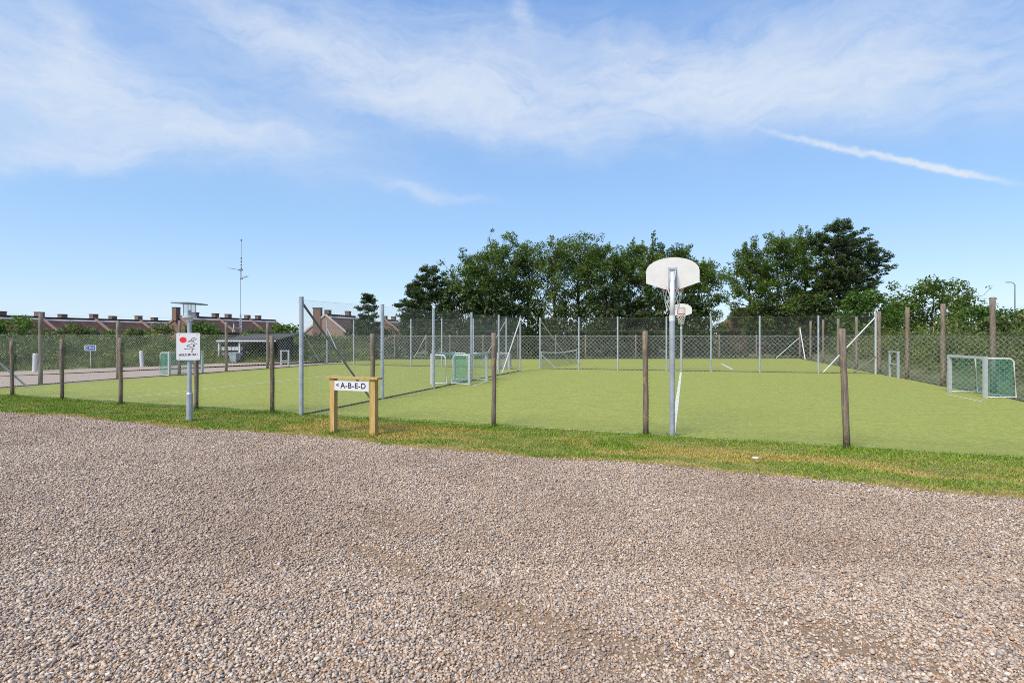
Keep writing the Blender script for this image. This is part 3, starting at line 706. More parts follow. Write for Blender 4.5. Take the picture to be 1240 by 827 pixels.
# ------------------------------------------------------------------ houses
def house(name, A, D, L, zr, half, pitch, label, parapet=True, chims=((.0,.9),(.45,.7)), wallmat='brick', depth_wall=True):
    A = Vector((A[0], A[1], 0)); d = Vector((D[0], D[1], 0)).normalized(); n = Vector((d.y, -d.x, 0)); drop = half*math.tan(math.radians(pitch)); B = A+d*L
    r0 = thing(name, (A+B)/2, label, 'house', 'brown-roofed houses behind the hedges')
    ze = zr-drop
    mb = MB(); h = half-.35
    vs = []
    for P in (A, B):
        vs += [P+n*h, P+n*h+Z*(ze+.2), P+Z*(zr-.14), P-n*h+Z*(ze+.2), P-n*h]
    mb.add(vs, [(0,1,2,3,4), (9,8,7,6,5), (0,5,6,1), (3,8,9,4)]); mb.build('wall', wallmat, r0)
    mb = MB(); th = .16
    for s in (1, -1):
        q = [A-d*.0+Z*zr, B+Z*zr, B+n*(s*half)+Z*ze, A+n*(s*half)+Z*ze]
        vs = q+[v-Z*th for v in q]; fs = [(0,1,2,3), (7,6,5,4), (0,4,5,1), (1,5,6,2), (2,6,7,3), (3,7,4,0)]
        mb.add(vs, fs if s > 0 else [f[::-1] for f in fs])
    rf = mb.build('roof', 'tile', r0)
    mb = MB(); mb.box((A+B)/2+Z*(zr+.03), (L-.3, .34, .14), d); mb.build('ridge_capping', 'asph', rf)
    mb = MB(); sl = math.radians(pitch); off = .34
    mb.box((A+B)/2+Z*(zr-.55*math.tan(sl)+.03)+n*.55, (L-.3, .42, .05), d, (Z*math.cos(sl)+n*math.sin(sl))); mb.build('ridge_flashing', 'ridge', rf)
    if parapet:
        mb = MB(); sdir = (n*math.cos(sl)-Z*math.sin(sl)); up = (Z*math.cos(sl)+n*math.sin(sl)); ln = half/math.cos(sl)
        mb.box(A+Z*(zr+.10)+sdir*ln/2+d*.05, (ln+.1, .34, .34), sdir, up)
        mb.box(A+Z*(zr+.10)-n*half/2-Z*drop/2+d*.05, (ln+.1, .34, .34), (-n*math.cos(sl)-Z*math.sin(sl)), (Z*math.cos(sl)-n*math.sin(sl)))
        mb.build('parapet', 'brick_light', rf)
    for (t, hh) in chims:
        mb = MB(); c = A+d*(L*t)-n*.25; mb.box(c+Z*(zr+hh/2-.35), (.95, .75, hh+.7), d); ch = mb.build('chimney', 'brick', rf)
        mb = MB(); mb.box(c+Z*(zr+hh+.04), (1.06, .86, .08), d); mb.build('chimney_cap', 'asph', ch)
    # two windows and a door on the court side
    f = A+n*(h+.01)
    for k, t in enumerate((.25, .75)):
        mb = MB(); mb.box(f+d*(L*t)+Z*1.25*min(1, ze/1.8), (1.3, .05, 1.0*min(1, max(.4, ze/2))), d); w = mb.build('window', 'white_metal', r0)
        mb = MB(); mb.box(f+d*(L*t)+n*.03+Z*1.25*min(1, ze/1.8), (1.1, .03, .8*min(1, max(.4, ze/2))), d); mb.build('pane', 'galv_dark', w)
    mb = MB(); mb.box(f+d*(L*.5)+Z*.9, (.95, .05, 1.8), d); mb.build('door', 'dark_wood', r0)
    return r0
DL = Vector((1.41, 8.62, 0)); LL = DL.length
A1 = Vector((-70.4, 80, 0))
ord1 = ['fourth', 'third', 'second', 'first']
names = ['brown-roofed terrace house at the far left, partly behind the dark tree', 'terrace house second from the left in the stepped brown row',
         'terrace house third from the left in the stepped brown row', 'terrace house fourth from the left, at the far end of the stepped row']
for k in range(-1, 3):
    house('terrace_house', A1+DL*k, DL, LL, 4.45 + (.1 if k < 0 else 0), 3.6, 35, names[k+1], True, ((.02,.75), (.42,.55)))
A2 = Vector((-53.7, 86.4, 0))
names = ['terrace house with a tall end chimney seen behind the disc lamp', 'terrace house behind the radio mast and dish', 'terrace house above the right end of the dark shelter']
for k in range(3):
    house('terrace_house', A2+DL*k, DL, LL, 4.85, 3.6, 36, names[k], True, ((.0, 1.35 if k == 0 else .7), (.38,.7)) if k else ((-.02,1.35), (.45,.7)))
house('gable_house', Vector((-30.6,88,0)), DL, LL*1.25, 5.2, 4.0, 38, 'brick gable house with a big chimney behind the dividing fence', False, ((.12,.7), (.78,.8)), 'brick_light')
gb = bpy.data.objects['gable_house']; mb = MB(); c = Vector((-32.0, 88.4, 0)); mb.box(c+Z*3.2, (1.25, .9, 6.0)); ch = mb.build('chimney', 'brick', gb)
mb = MB(); mb.box(c+Z*6.25, (1.4, 1.05, .1)); mb.build('chimney_cap', 'asph', ch)
mb = MB()
for s in (1, -1):
    n = Vector((DL.y, -DL.x, 0)).normalized()*s; sl = math.radians(38); sd = n*math.cos(sl)-Z*math.sin(sl)
    mb.box(Vector((-30.6,88,5.2))-DL.normalized()*.06+sd*2.6, (5.1, .16, .28), sd, Z*math.cos(sl)+n*math.sin(sl))
mb.build('bargeboard', 'ridge', gb)
house('terrace_house', Vector((-24.9,105,0)), DL, LL*.8, 4.75, 3.6, 38, 'house roof with two small chimneys left of the pine trees', True, ((.1,.7), (.75,.7)))
# house under the right-hand trees
A = Vector((25.4, 60, 0)); D = Vector((.97, -.24, 0)).normalized(); n = Vector((D.y, -D.x, 0)); L = 9.0; zr = 4.95; ze = 2.4; hh = 3.6
r0 = thing('brown_house', A+D*L/2, 'hip-roofed brown house half hidden beneath the right-hand trees', 'house', 'brown-roofed houses behind the hedges')
a0 = A-D*2.4; b0_ = A+D*(L+2.4)
mb = MB(); vs = [a0+n*hh+Z*ze, b0_+n*hh+Z*ze, b0_-n*hh+Z*ze, a0-n*hh+Z*ze, A+Z*zr, A+D*L+Z*zr]
mb.add(vs, [(0,1,5,4), (2,3,4,5), (3,0,4), (1,2,5), (3,2,1,0)]); mb.build('roof', soilmat('old_thatch_brown_roof', [(0.09,0.056,0.038), (0.17,0.105,0.07), (0.23,0.15,0.105)], 2), r0)
mb = MB(); mb.box((a0+b0_)/2+Z*(ze/2-.01), ((b0_-a0).length-.9, 2*hh-.9, ze-.02), D); mb.build('wall', 'brick', r0)
for t in (.3, .7):
    mb = MB(); mb.box(a0.lerp(b0_, t)+n*(hh-.44)+Z*1.4, (1.4, .06, 1.0), D); mb.build('window', 'white_metal', r0)
# little brick store
yk = 44.8; xk = (415.5-CX)*yk/F; r0 = thing('brick_store', Vector((xk, yk, 0)), 'small low pale brick store seen through the dividing fence', 'store')
mb = MB(); mb.box((xk, yk+.5, .65), (1.25, 1.0, 1.30)); mb.build('wall', 'brick_light', r0)
mb = MB(); mb.box((xk, yk+.5, 1.33), (1.4, 1.15, .06)); mb.build('roof', 'asph', r0)

# ------------------------------------------------------------------ vegetation
def unit(n):
    v = rng.normal(size=(n, 3)); return v/np.linalg.norm(v, axis=1, keepdims=True)
def leaf_quads(C, Nrm, size, aspect=.6):
    n = len(C); Nrm = Nrm/np.linalg.norm(Nrm, axis=1, keepdims=True)
    t = np.cross(Nrm, unit(n)); t /= np.linalg.norm(t, axis=1, keepdims=True)+1e-9; b = np.cross(Nrm, t)
    s = np.asarray(size).reshape(-1, 1); a = t*s; c = b*s*aspect
    V = np.stack([C-a, C-c*1.0+a*.1, C+a, C+c*1.0+a*.1], 1).reshape(-1, 3)
    return V, np.arange(4*n).reshape(-1, 4)
def clump_leaves(centers, radii, per, size, flat=.75, up=.35, aspect=.6):
    C = []; Nn = []; Sz = []
    for c, r in zip(centers, radii):
        k = max(4, int(per*(r**2)*rng.uniform(.7, 1.3)))
        d = unit(k); rr = r*rng.uniform(.25, 1.0, (k, 1))**.45*rng.uniform(.8, 1.2, (k, 1))
        P = d*rr; P[:, 2] *= flat
        C.append(P+np.array(c)); Nn.append(d*.7+unit(k)*.8+np.array([0, 0, up])); Sz.append(size*rng.uniform(.5, 1.7, k))
    return leaf_quads(np.concatenate(C), np.concatenate(Nn), np.concatenate(Sz), aspect)

def tree(name, base, h, w, kind, label, group, leaf='leaf_tall', seed=0, low=.18, lean=(0,0), dens=1.0, size=.13, upright=.55):
    global rng
    rng = np.random.default_rng(seed); rnd = random.Random(seed)
    base = Vector(base); r0 = thing(name, base, label, 'tree', group)
    mb = MB(); top = base+Vector((lean[0], lean[1], h*.86)); n = 9; tr = []
    for i in range(n):
        t = i/(n-1); tr.append(base.lerp(top, t)+Vector((rnd.uniform(-1,1), rnd.uniform(-1,1), 0))*.02*h*t)
    r_base = .016*h+.03
    mb.tube(tr, [r_base*(1-.88*i/(n-1)) for i in range(n)], 7)
    cent = []; rad = []
    nl = int((26 if kind != 'sparse' else 26)*max(.6, h/11))
    for k in range(nl):
        t = low*.85+(.97-low*.85)*(k+.5)/nl; i = min(n-2, int(t*(n-1))); p = tr[i].lerp(tr[i+1], t*(n-1)-i)
        az = k*2.4+rnd.uniform(-.5,.5)
        env = (math.sin(PI*min(1, max(0.02, (t-low*.6)/(1.0-low*.6)))**.8)**.45) if kind != 'bush' else math.sin(PI*(.25+.75*t))
        ln = w*.5*env*rnd.uniform(.72, 1.12)+.15
        rise = upright*ln*(1.15 if kind == 'tall' else .6)*rnd.uniform(.6, 1.3)
        tip = p+Vector((math.cos(az)*ln, math.sin(az)*ln, rise)); tip.z = min(tip.z, base.z+h*.985)
        mid = p.lerp(tip, .5)+Vector((rnd.uniform(-1,1), rnd.uniform(-1,1), .3))*.08*ln
        rl_ = max(.012, r_base*.42*(1-t*.7)); mb.tube([p, mid, tip], [rl_, rl_*.6, rl_*.2], 5, False)
        m_ = max(3, int(ln*2.1))
        for j in range(m_):
            s = (j+1)/m_; q = (p.lerp(mid, s*2) if s < .5 else mid.lerp(tip, s*2-1))
            if s < .3: continue
            for e in range(2):
                o = Vector((rnd.gauss(0,1), rnd.gauss(0,1), rnd.gauss(.25,.8)))*.36*(.5+ln*.25)
                c = q+o; cent.append(c); rad.append(rnd.choice((rnd.uniform(.22,.45), rnd.uniform(.4,.78)))*(.8+.2*ln/2))
                mb.tube([q, c], [.018, .008], 3, False)
    for k in range(int(9+h*1.0) if kind != 'sparse' else 6):      # leading shoots give the ragged top
        t = rnd.uniform(.74, 1.0); q = tr[-1]+Vector((rnd.gauss(0,w*.22), rnd.gauss(0,w*.22), 0)); t -= min(.26, .09*abs(q.x-tr[-1].x)); c = Vector((q.x, q.y, base.z+h*t)); 
        for dz, ra in ((0, .13), (.22, .19), (.45, .26), (.75, .34)): cent.append(c-Z*dz+Vector((rnd.gauss(0,.05), rnd.gauss(0,.05), 0))); rad.append(ra*rnd.uniform(.8,1.3))
        mb.tube([tr[-2], c], [.03, .01], 4, False)
    mb.build('trunk', 'bark', r0)
    V, Fq = clump_leaves([tuple(c) for c in cent], rad, 160*dens*(.125/size)**1.7, size)
    npmesh('crown', V, Fq, leaf, r0)
    return r0
def pine(base, h, w, label, seed, lean=(0,0), low=.25, dens=1.0, group='pine trees', broad=False):
    global rng
    rng = np.random.default_rng(seed); rnd = random.Random(seed); base = Vector(base)
    r0 = thing('pine_tree', base, label, 'tree', group); mb = MB(); top = base+Vector((lean[0], lean[1], h)); n = 9
    tr = [base.lerp(top, i/(n-1))+Vector((rnd.uniform(-1,1), rnd.uniform(-1,1), 0))*.012*h*(i/(n-1)) for i in range(n)]
    mb.tube(tr, [(.018*h+.02)*(1-.92*i/(n-1)) for i in range(n)], 7)
    C = []; Nn = []
    lv = max(6, int(h*1.5))
    for k in range(lv):
        t = min(1, max(low, low+(1-low)*(k/(lv-1))+rnd.uniform(-.03,.03))); i = min(n-2, int(t*(n-1))); p = tr[i].lerp(tr[i+1], t*(n-1)-i)
        for j in range(5):
            az = j*2*PI/5+k*.7+rnd.uniform(-.35,.35); ln = w*.5*((1-t)**.7 if not broad else math.sin(PI*min(.97,(.12+.88*(t-low)/(1-low))))**.5)*rnd.uniform(.5,1.15)+.18
            tip = p+Vector((math.cos(az)*ln+lean[0]*.15, math.sin(az)*ln+lean[1]*.15, ln*rnd.uniform(.1,.45)))
            mb.tube([p, p.lerp(tip,.6)-Z*.03, tip], [.04*(1-t*.6), .025*(1-t*.6), .01], 4, False)
            m_ = max(2, int(ln*4.5*dens))
            for e in range(m_):
                s = .35+.65*(e+1)/m_; q = p.lerp(tip, s)+Vector((rnd.gauss(0,.2), rnd.gauss(0,.2), rnd.gauss(.08,.17)))
                kk = int(60*dens); d = unit(kk); d[:,2] = np.abs(d[:,2])*.8+.1
                C.append(np.array(q)+d*rng.uniform(.06,.40,(kk,1))); Nn.append(np.cross(d, unit(kk)))
    C = np.concatenate(C); Nn = np.concatenate(Nn)
    V, Fq = leaf_quads(C, Nn+unit(len(C))*.2, .10*rng.uniform(.7,1.3,len(C)), .38)
    mb.build('trunk', 'bark', r0); npmesh('crown', V, Fq, 'needle', r0); return r0

TG = 'tall leafy trees behind the court'
spec = [(573,301,52,'broad leafy tree at the left end of the tall tree row',51,.0), (607,287,58,'leafy tree second from the left in the tall row',54,.06), (640,289,48,'slim leafy tree third from the left in the tall row, sky showing through its trunk',55,.22),
        (672,284,48,'slim leafy tree fourth from the left, rising above the fence gap',53,.34), (702,279,50,'tallest slim leafy tree in the middle of the long row',54,.30), (733,288,46,'leafy tree fifth from the right in the long tall row',52,.12),
        (760,292,44,'leafy tree fourth from the right in the long tall row',55,.10), (785,281,36,'slender leafy tree just left of the near backboard',53,.10), (815,288,42,'slender leafy tree directly behind the near backboard',54,.10), (846,308,46,'thin leafy tree at the right end of the long row',52,.12)]
for i, (px, top, wpx, lab, Y, low) in enumerate(spec):
    b = Vector(((px-CX)*Y/F, Y, 0)); h = ZH(top, Y); w = wpx*Y/F*1.28
    tree('leafy_tree', b, h, w, 'tall', lab, TG, 'leaf_tall', 100+i, low, (random.uniform(-.3,.3), 0), .55 if low > .2 else .92, .070, .95)
spec = [(908,283,46,'leafy tree at the left of the right-hand clump, over the brown roof',56,.24), (942,268,58,'tall leafy tree in the middle of the right-hand clump',54,.14), (975,264,50,'tallest leafy tree of the right-hand clump next to the pine',57,.24)]
for i, (px, top, wpx, lab, Y, low) in enumerate(spec):
    b = Vector(((px-CX)*Y/F, Y, 0)); tree('leafy_tree', b, ZH(top, Y), wpx*Y/F*1.2, 'round', lab, TG, 'leaf_tall', 140+i, low, (0,0), .95, .072, .6)
def pin(px, top, wpx, Y, lab, sd, lean=(0,0), low=.25, dens=1.0, broad=False): pine(Vector(((px-CX)*Y/F, Y, 0)), ZH(top, Y), wpx*Y/F, lab, sd, lean, low, dens, 'pine trees', broad)
pin(1007, 274, 62, 55, 'tall windswept dark pine on the right of the right-hand clump', 201, (.6,0), .34, .95, True)
pin(1029, 296, 62, 57, 'shorter windswept dark pine leaning right beside the tall pine', 202, (1.2,0), .36, .9, True)
pin(520, 332, 56, 50, 'dark pine at the left foot of the tall tree row', 203, (0,0), .08, 1.25, True)
pin(446, 362, 44, 58, 'small pine in front of the house roofs right of the gable house', 204, (0,0), .06, 1.4)
pin(502, 352, 40, 52, 'low pine just right of the house roofs', 205, (0,0), .05, 1.3, True)
# airy tree and bright bushes on the right
b = Vector(((1125-CX)*44/F, 44, 0)); tree('airy_tree', b, ZH(334,44), 112*44/F, 'sparse', 'thin airy tree with sky between its leaves over the right fence', None, 'leaf_tall', 161, .40, (.5,0), .62, .09, .3)
def bush(name, px, top, wpx, Y, label, leaf, sd, cat='shrub', group=None, size=.085, base_z=0.0, dens=1.0, sh=1.0, flowers=0):
    global rng
    rng = np.random.default_rng(sd); rnd = random.Random(sd); b = Vector(((px-CX)*Y/F, Y, base_z)); h = ZH(top, Y)-base_z-.28; w = wpx*Y/F
    r0 = thing(name, b, label, cat, group); mb = MB(); cent = []; rad = []
    nC = int(24*dens*max(1, h*w/4))
    for k in range(nC):
        a = rnd.uniform(0, 2*PI); zf = rnd.uniform(.08, .97); env = math.sqrt(max(.05, 1-((zf-.3)/.72)**2))
        rr = w*.5*env*math.sqrt(rnd.uniform(.25, 1.0))*.9; c = b+Vector((math.cos(a)*rr, math.sin(a)*rr*.8*sh, h*zf*rnd.uniform(.9,1)))
        c.z = max(c.z, base_z+.2); cent.append(c); rad.append(rnd.uniform(.28,.5)*min(1.2, max(.5, h/2.5)))
        if k % 2 == 0: mb.tube([b+Vector((rnd.uniform(-.2,.2), rnd.uniform(-.2,.2), 0)), b.lerp(c, .5)+Z*.2, c], [.05,.03,.012], 4, False)
    mb.build('stems', 'bark', r0)
    V, Fq = clump_leaves([tuple(c) for c in cent], rad, 190*(.085/size)**1.4, size); npmesh('foliage', V, Fq, leaf, r0)
    if flowers:
        C = np.array([tuple(rnd.choice(cent)) for _ in range(flowers)])+np.array([0,-.4,0])+rng.normal(size=(flowers,3))*.25
        V, Fq = leaf_quads(C, unit(flowers)+np.array([0,-1,.3]), np.full(flowers,.08), .9); npmesh('flowers', V, Fq, 'flower', r0)
    return r0
bush('bright_bush', 1050, 345, 92, 42, 'big bright green bush below the pines on the right', 'leaf_bright', 301, size=.10)
bush('bright_bush', 1092, 358, 60, 44, 'bright green bush left of the thin airy tree', 'leaf_bright', 302, size=.10)
for i, (px, top, w, Y, lab, lf) in enumerate([(1178,364,70,38,'green bush between the thin airy tree and the tallest brown post','leaf_bright'), (1226,366,80,36,'green bush in front of the distant street lamp','leaf_bright'),
        (1152,376,50,36,'bush below the right side of the thin airy tree','leaf_rose'), (1205,378,60,32,'bush just behind the tallest brown fence post','leaf_rose'), (1262,366,80,33,'bush at the right border of the photo','leaf_rose')]):
    bush('green_bush', px, top, w, Y, lab, lf, 310+i, group='bushes on the right bank', size=.085)
for i, (px, top, w, Y, lab, lf, fl) in enumerate([(12,377,84,38,'dark rounded tree-like bush at the left border','leaf_bright',0), (60,393,52,44,'green bush in front of the leftmost roof','leaf_rose',0), (95,389,56,47,'green bush right of the leftmost bush group, under the roofs','leaf_rose',0),
        (132,395,44,44,'low bush above the blue sign','leaf_bright',0), (165,393,40,48,'bush with red flowers between two roof parapets','leaf_rose',14), (195,388,40,46,'bush just left of the disc lamp','leaf_rose',8), (243,384,56,50,'bright bush right of the disc lamp','leaf_bright',0),
        (312,391,30,52,'small bush behind the shelter roof','leaf_bright',0), (347,388,56,46,'dense round bush right of the dark shelter','leaf_bright',0), (375,398,40,44,'bush left of the big steel fence post','leaf_dark',0), (402,402,44,52,'bush in front of the gable house','leaf_rose',0), (480,404,40,46,'bush in front of the small house roof','leaf_rose',0)]):
    bush('green_bush', px, top, w, Y, lab, lf, 330+i, group='bushes on the left bank', size=.095, flowers=fl)
# dark understorey shrubs beneath the tall trees
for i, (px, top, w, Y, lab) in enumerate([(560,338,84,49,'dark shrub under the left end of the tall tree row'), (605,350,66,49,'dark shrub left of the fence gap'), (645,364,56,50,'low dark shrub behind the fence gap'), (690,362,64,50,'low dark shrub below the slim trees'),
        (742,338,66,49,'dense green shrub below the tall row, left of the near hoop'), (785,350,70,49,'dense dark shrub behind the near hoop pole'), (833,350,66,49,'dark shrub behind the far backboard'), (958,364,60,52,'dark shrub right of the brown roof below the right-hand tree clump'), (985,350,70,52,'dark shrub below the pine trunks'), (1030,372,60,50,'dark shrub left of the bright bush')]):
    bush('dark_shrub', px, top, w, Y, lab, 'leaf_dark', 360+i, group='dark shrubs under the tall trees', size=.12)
# hedge behind the back fence
rng = np.random.default_rng(5)
def mass(name, pts, rads, per, size, mat, label, cat, kind=None, up=.3):
    V, Fq = clump_leaves(pts, rads, per, size, .85, up); o = npmesh(name, V, Fq, mat); return tag(o, label, cat, None, kind)
pts = []; rads = []
for k in range(560):
    t = random.random(); q = cornerBL.lerp(cornerBR, -.05+1.10*t)+Vector((0, 1.3+random.random()*1.6, 0)); z = random.uniform(.15, 2.75)
    if 370/650*0 == 0 and .60 < t < .72: z *= .85
    pts.append((q.x, q.y, z)); rads.append(random.uniform(.4,.62))
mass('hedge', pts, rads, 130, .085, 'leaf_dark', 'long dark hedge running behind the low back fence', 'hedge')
# right bank: terrain + thicket
def bank(name, line, outs, prof, mat):
    mb = MB(); n = len(line); k = len(prof); vs = []
    for p, o in zip(line, outs):
        for (t, z) in prof: vs.append(Vector(p)+Vector(o)*t+Z*(z+(random.uniform(-.06,.06) if z > .2 else 0)))
    fs = [(i*k+j, (i+1)*k+j, (i+1)*k+j+1, i*k+j+1) for i in range(n-1) for j in range(k-1)]
    mb.add(vs, fs); o = mb.build(name, mat, None, True)
    if sum(p.normal.z for p in o.data.polygons) < 0: o.data.flip_normals()
    return struct(o)
rd = (cornerBR-cornerFR).normalized(); ro = Vector((rd.y, -rd.x, 0))
rline = [cornerFR+rd*s for s in range(-4, 44, 2)]
bank('right_bank', rline, [ro]*len(rline), [(.9,-.02), (2.0,.35), (3.5,.9), (5,1.3), (8,1.5), (14,.8), (20,-.05)], 'earth')
pts = []; rads = []
for k in range(1500):
    s = random.uniform(2, 40); t = 1.5+abs(random.gauss(0,1))*2.0+random.uniform(0,1.2); z0 = np.interp(t, [.9,2,3.5,5,8], [0,.35,.9,1.3,1.5])
    q = cornerFR+rd*s+ro*t; pts.append((q.x, q.y, z0+random.uniform(.1, .75)*(1+.55*math.sin(s*1.7+t)+.35*math.sin(s*.7+2)))); rads.append(random.uniform(.28,.5))
mass('shrub_thicket', pts, rads, 330, .042, 'leaf_rose', 'low rose thicket covering the bank behind the right-hand fence', 'thicket', 'stuff', .5)
# left bank
outs = []
for i, p in enumerate(bankline):
    a = bankline[max(0, i-1)]; b = bankline[min(len(bankline)-1, i+1)]; d = (b-a).normalized(); outs.append(Vector((-d.y, d.x, 0)))
bank('left_bank', bankline, outs, [(-.05,-.02), (.8,.25), (2.2,.75), (4,1.15), (7,1.35), (12,1.2), (20,.6), (26,-.05)], 'earth')
def tufts(pts, hts, per, width, spread):
    C = np.array(pts, dtype=float); n = len(C)*per; B = np.repeat(C, per, 0); hh = np.repeat(np.array(hts), per)*rng.uniform(.5,1.2,n)
    a = rng.uniform(0, 2*PI, n); off = np.abs(rng.normal(size=n))*spread; B[:,0] += np.cos(a)*off; B[:,1] += np.sin(a)*off
    ln = rng.normal(size=(n,2))*.35*hh[:,None]; b = rng.uniform(0, 2*PI, n); wv = np.stack([np.cos(b), np.sin(b), np.zeros(n)], 1)*width
    T = B.copy(); T[:,0] += ln[:,0]; T[:,1] += ln[:,1]; T[:,2] += hh
    return np.stack([B-wv, B+wv, T], 1).reshape(-1,3), np.arange(3*n).reshape(-1,3)
pts = []; hts = []; pc2 = []; rc2 = []
segs = list(zip(bankline[:-1], bankline[1:], outs[:-1], outs[1:]))
for k in range(6000):
    a, b, oa, ob = random.choices(segs, [ (s[1]-s[0]).length for s in segs])[0]; t = random.random(); u = random.uniform(0, 6)
    q = a.lerp(b, t)+oa.lerp(ob, t)*u; z = np.interp(u, [0,.8,2.2,4,7], [0,.25,.75,1.15,1.35]); pts.append((q.x, q.y, z-.05)); hts.append(random.uniform(.15,.5))
    if k % 9 == 0 and u > .4:
        pc2.append((q.x, q.y, z+random.uniform(.1,.45))); rc2.append(random.uniform(.25,.5))
V, Fq = tufts(pts, hts, 14, .02, .18)
tag(npmesh('rough_grass', V, Fq, 'bankgrass'), 'rough tufted grass growing on the left bank', 'grass', None, 'stuff')
mass('bank_scrub', pc2, rc2, 210, .06, 'leaf_rose', 'low leafy scrub scattered over the left bank', 'scrub', 'stuff', .4)
pc2 = []; rc2 = []
for k in range(420):
    a, b, oa, ob = random.choices(segs, [(s[1]-s[0]).length for s in segs])[0]; t = random.random(); u = random.uniform(5, 9)
    q = a.lerp(b, t)+oa.lerp(ob, t)*u; pc2.append((q.x, q.y, 1.1+random.uniform(.0, .6))); rc2.append(random.uniform(.35,.6))
mass('hedge', pc2, rc2, 130, .085, 'leaf_rose', 'bushy green hedge along the top of the left bank below the roofs', 'hedge')

# ------------------------------------------------------------------ verge grass, gravel pebbles
def strip_sample(n, tmin, tmax, smin=-30, smax=9.0):
    s = rng.uniform(smin, smax, n); t = rng.uniform(tmin, tmax, n); return s, t
rng = np.random.default_rng(11)
n = 330000; s = rng.uniform(-30, 9, n); wv_ = np.array([gw(x) for x in np.linspace(-30, 9, 400)]); ws = np.interp(s, np.linspace(-30, 9, 400), wv_)
t = rng.uniform(-.12, 1.03, n)*ws; t = np.where(t < 0, t*.8, t)
zone = .30+.16*np.sin(s*1.7)+.12*np.sin(s*4.3+1)
near = np.clip((ws-t)/zone, 0, 1); keep = rng.uniform(0, 1, n) < (.12+.88*near)*np.where(t < 0, .5, 1); s, t, ws = s[keep], t[keep], ws[keep]; near = near[keep]; zone = zone[keep]; n = len(s)
X = F0.x+FD.x*s+FN.x*t; Yy = F0.y+FD.y*s+FN.y*t
pn_ = np.sin(s*1.3+np.sin(t*2.1)*1.5)*np.sin(t*2.9+s*.45)+.5*np.sin(s*3.7+t*5.1)
hgt = .8*(.022+.016*np.clip(pn_+.3, 0, 1.5)+.022*np.exp(-(t/.22)**2))*rng.uniform(.5, 1.4, n)
bb_ = rng.uniform(0, 2*PI, n); wd = rng.uniform(.004, .008, n)
B = np.stack([X, Yy, np.full(n, .004)], 1); wvv = np.stack([np.cos(bb_)*wd, np.sin(bb_)*wd, np.zeros(n)], 1)
feet = [p[0] for p in fp]+[pL, pR, b0, G(814,528)]
fs_ = np.concatenate([np.full(220, (q.x-F0.x)*FD.x+(q.y-F0.y)*FD.y) for q in feet]); ft_ = np.concatenate([np.full(220, (q.x-F0.x)*FN.x+(q.y-F0.y)*FN.y) for q in feet])
d_ = np.zeros(n)
for q in feet: d_ = np.maximum(d_, np.exp(-((X-q.x)**2+(Yy-q.y)**2)/.16**2)*rng.uniform(.3, 1, n))
hgt = hgt+.09*d_
T = B+np.stack([rng.normal(size=n)*.6*hgt, rng.normal(size=n)*.6*hgt, hgt], 1)
blot = np.zeros(n)
for _ in range(70):
    s0, t0, rs, rt, am = rng.uniform(-13, 8), rng.uniform(.5, 1.9), rng.uniform(.25, 1.0), rng.uniform(.12, .34), rng.uniform(.12, .42)
    blot += am*np.exp(-((s-s0)/rs)**2-((t-t0)/rt)**2)
green_b = np.zeros(n)
for _ in range(110):
    s0, t0, rs, rt, am = rng.uniform(-28, 8), rng.uniform(.1, 2.3), rng.uniform(.10, .45), rng.uniform(.06, .2), rng.uniform(.3, .9)
    green_b += am*np.exp(-((s-s0)/rs)**2-((t-t0)/rt)**2)
T[:, 2] += green_b*.035*rng.uniform(.3, 1, n)
dry = np.repeat(np.clip(blot, 0, .6)-.35*np.clip(green_b, 0, 1)+.9*np.clip((.85-near)/.3, 0, 1)-.10*np.exp(-(t/.30)**2)-.12*np.exp(-((t-ws*.80)/.25)**2)-.02, 3)
tag(npmesh('verge_grass', np.stack([B-wvv, B+wvv, T], 1).reshape(-1,3), np.arange(3*n).reshape(-1,3), 'verge', None, False, ('dry', dry)), 'short mown green and yellowed grass of the verge before the fence', 'grass', None, 'stuff')

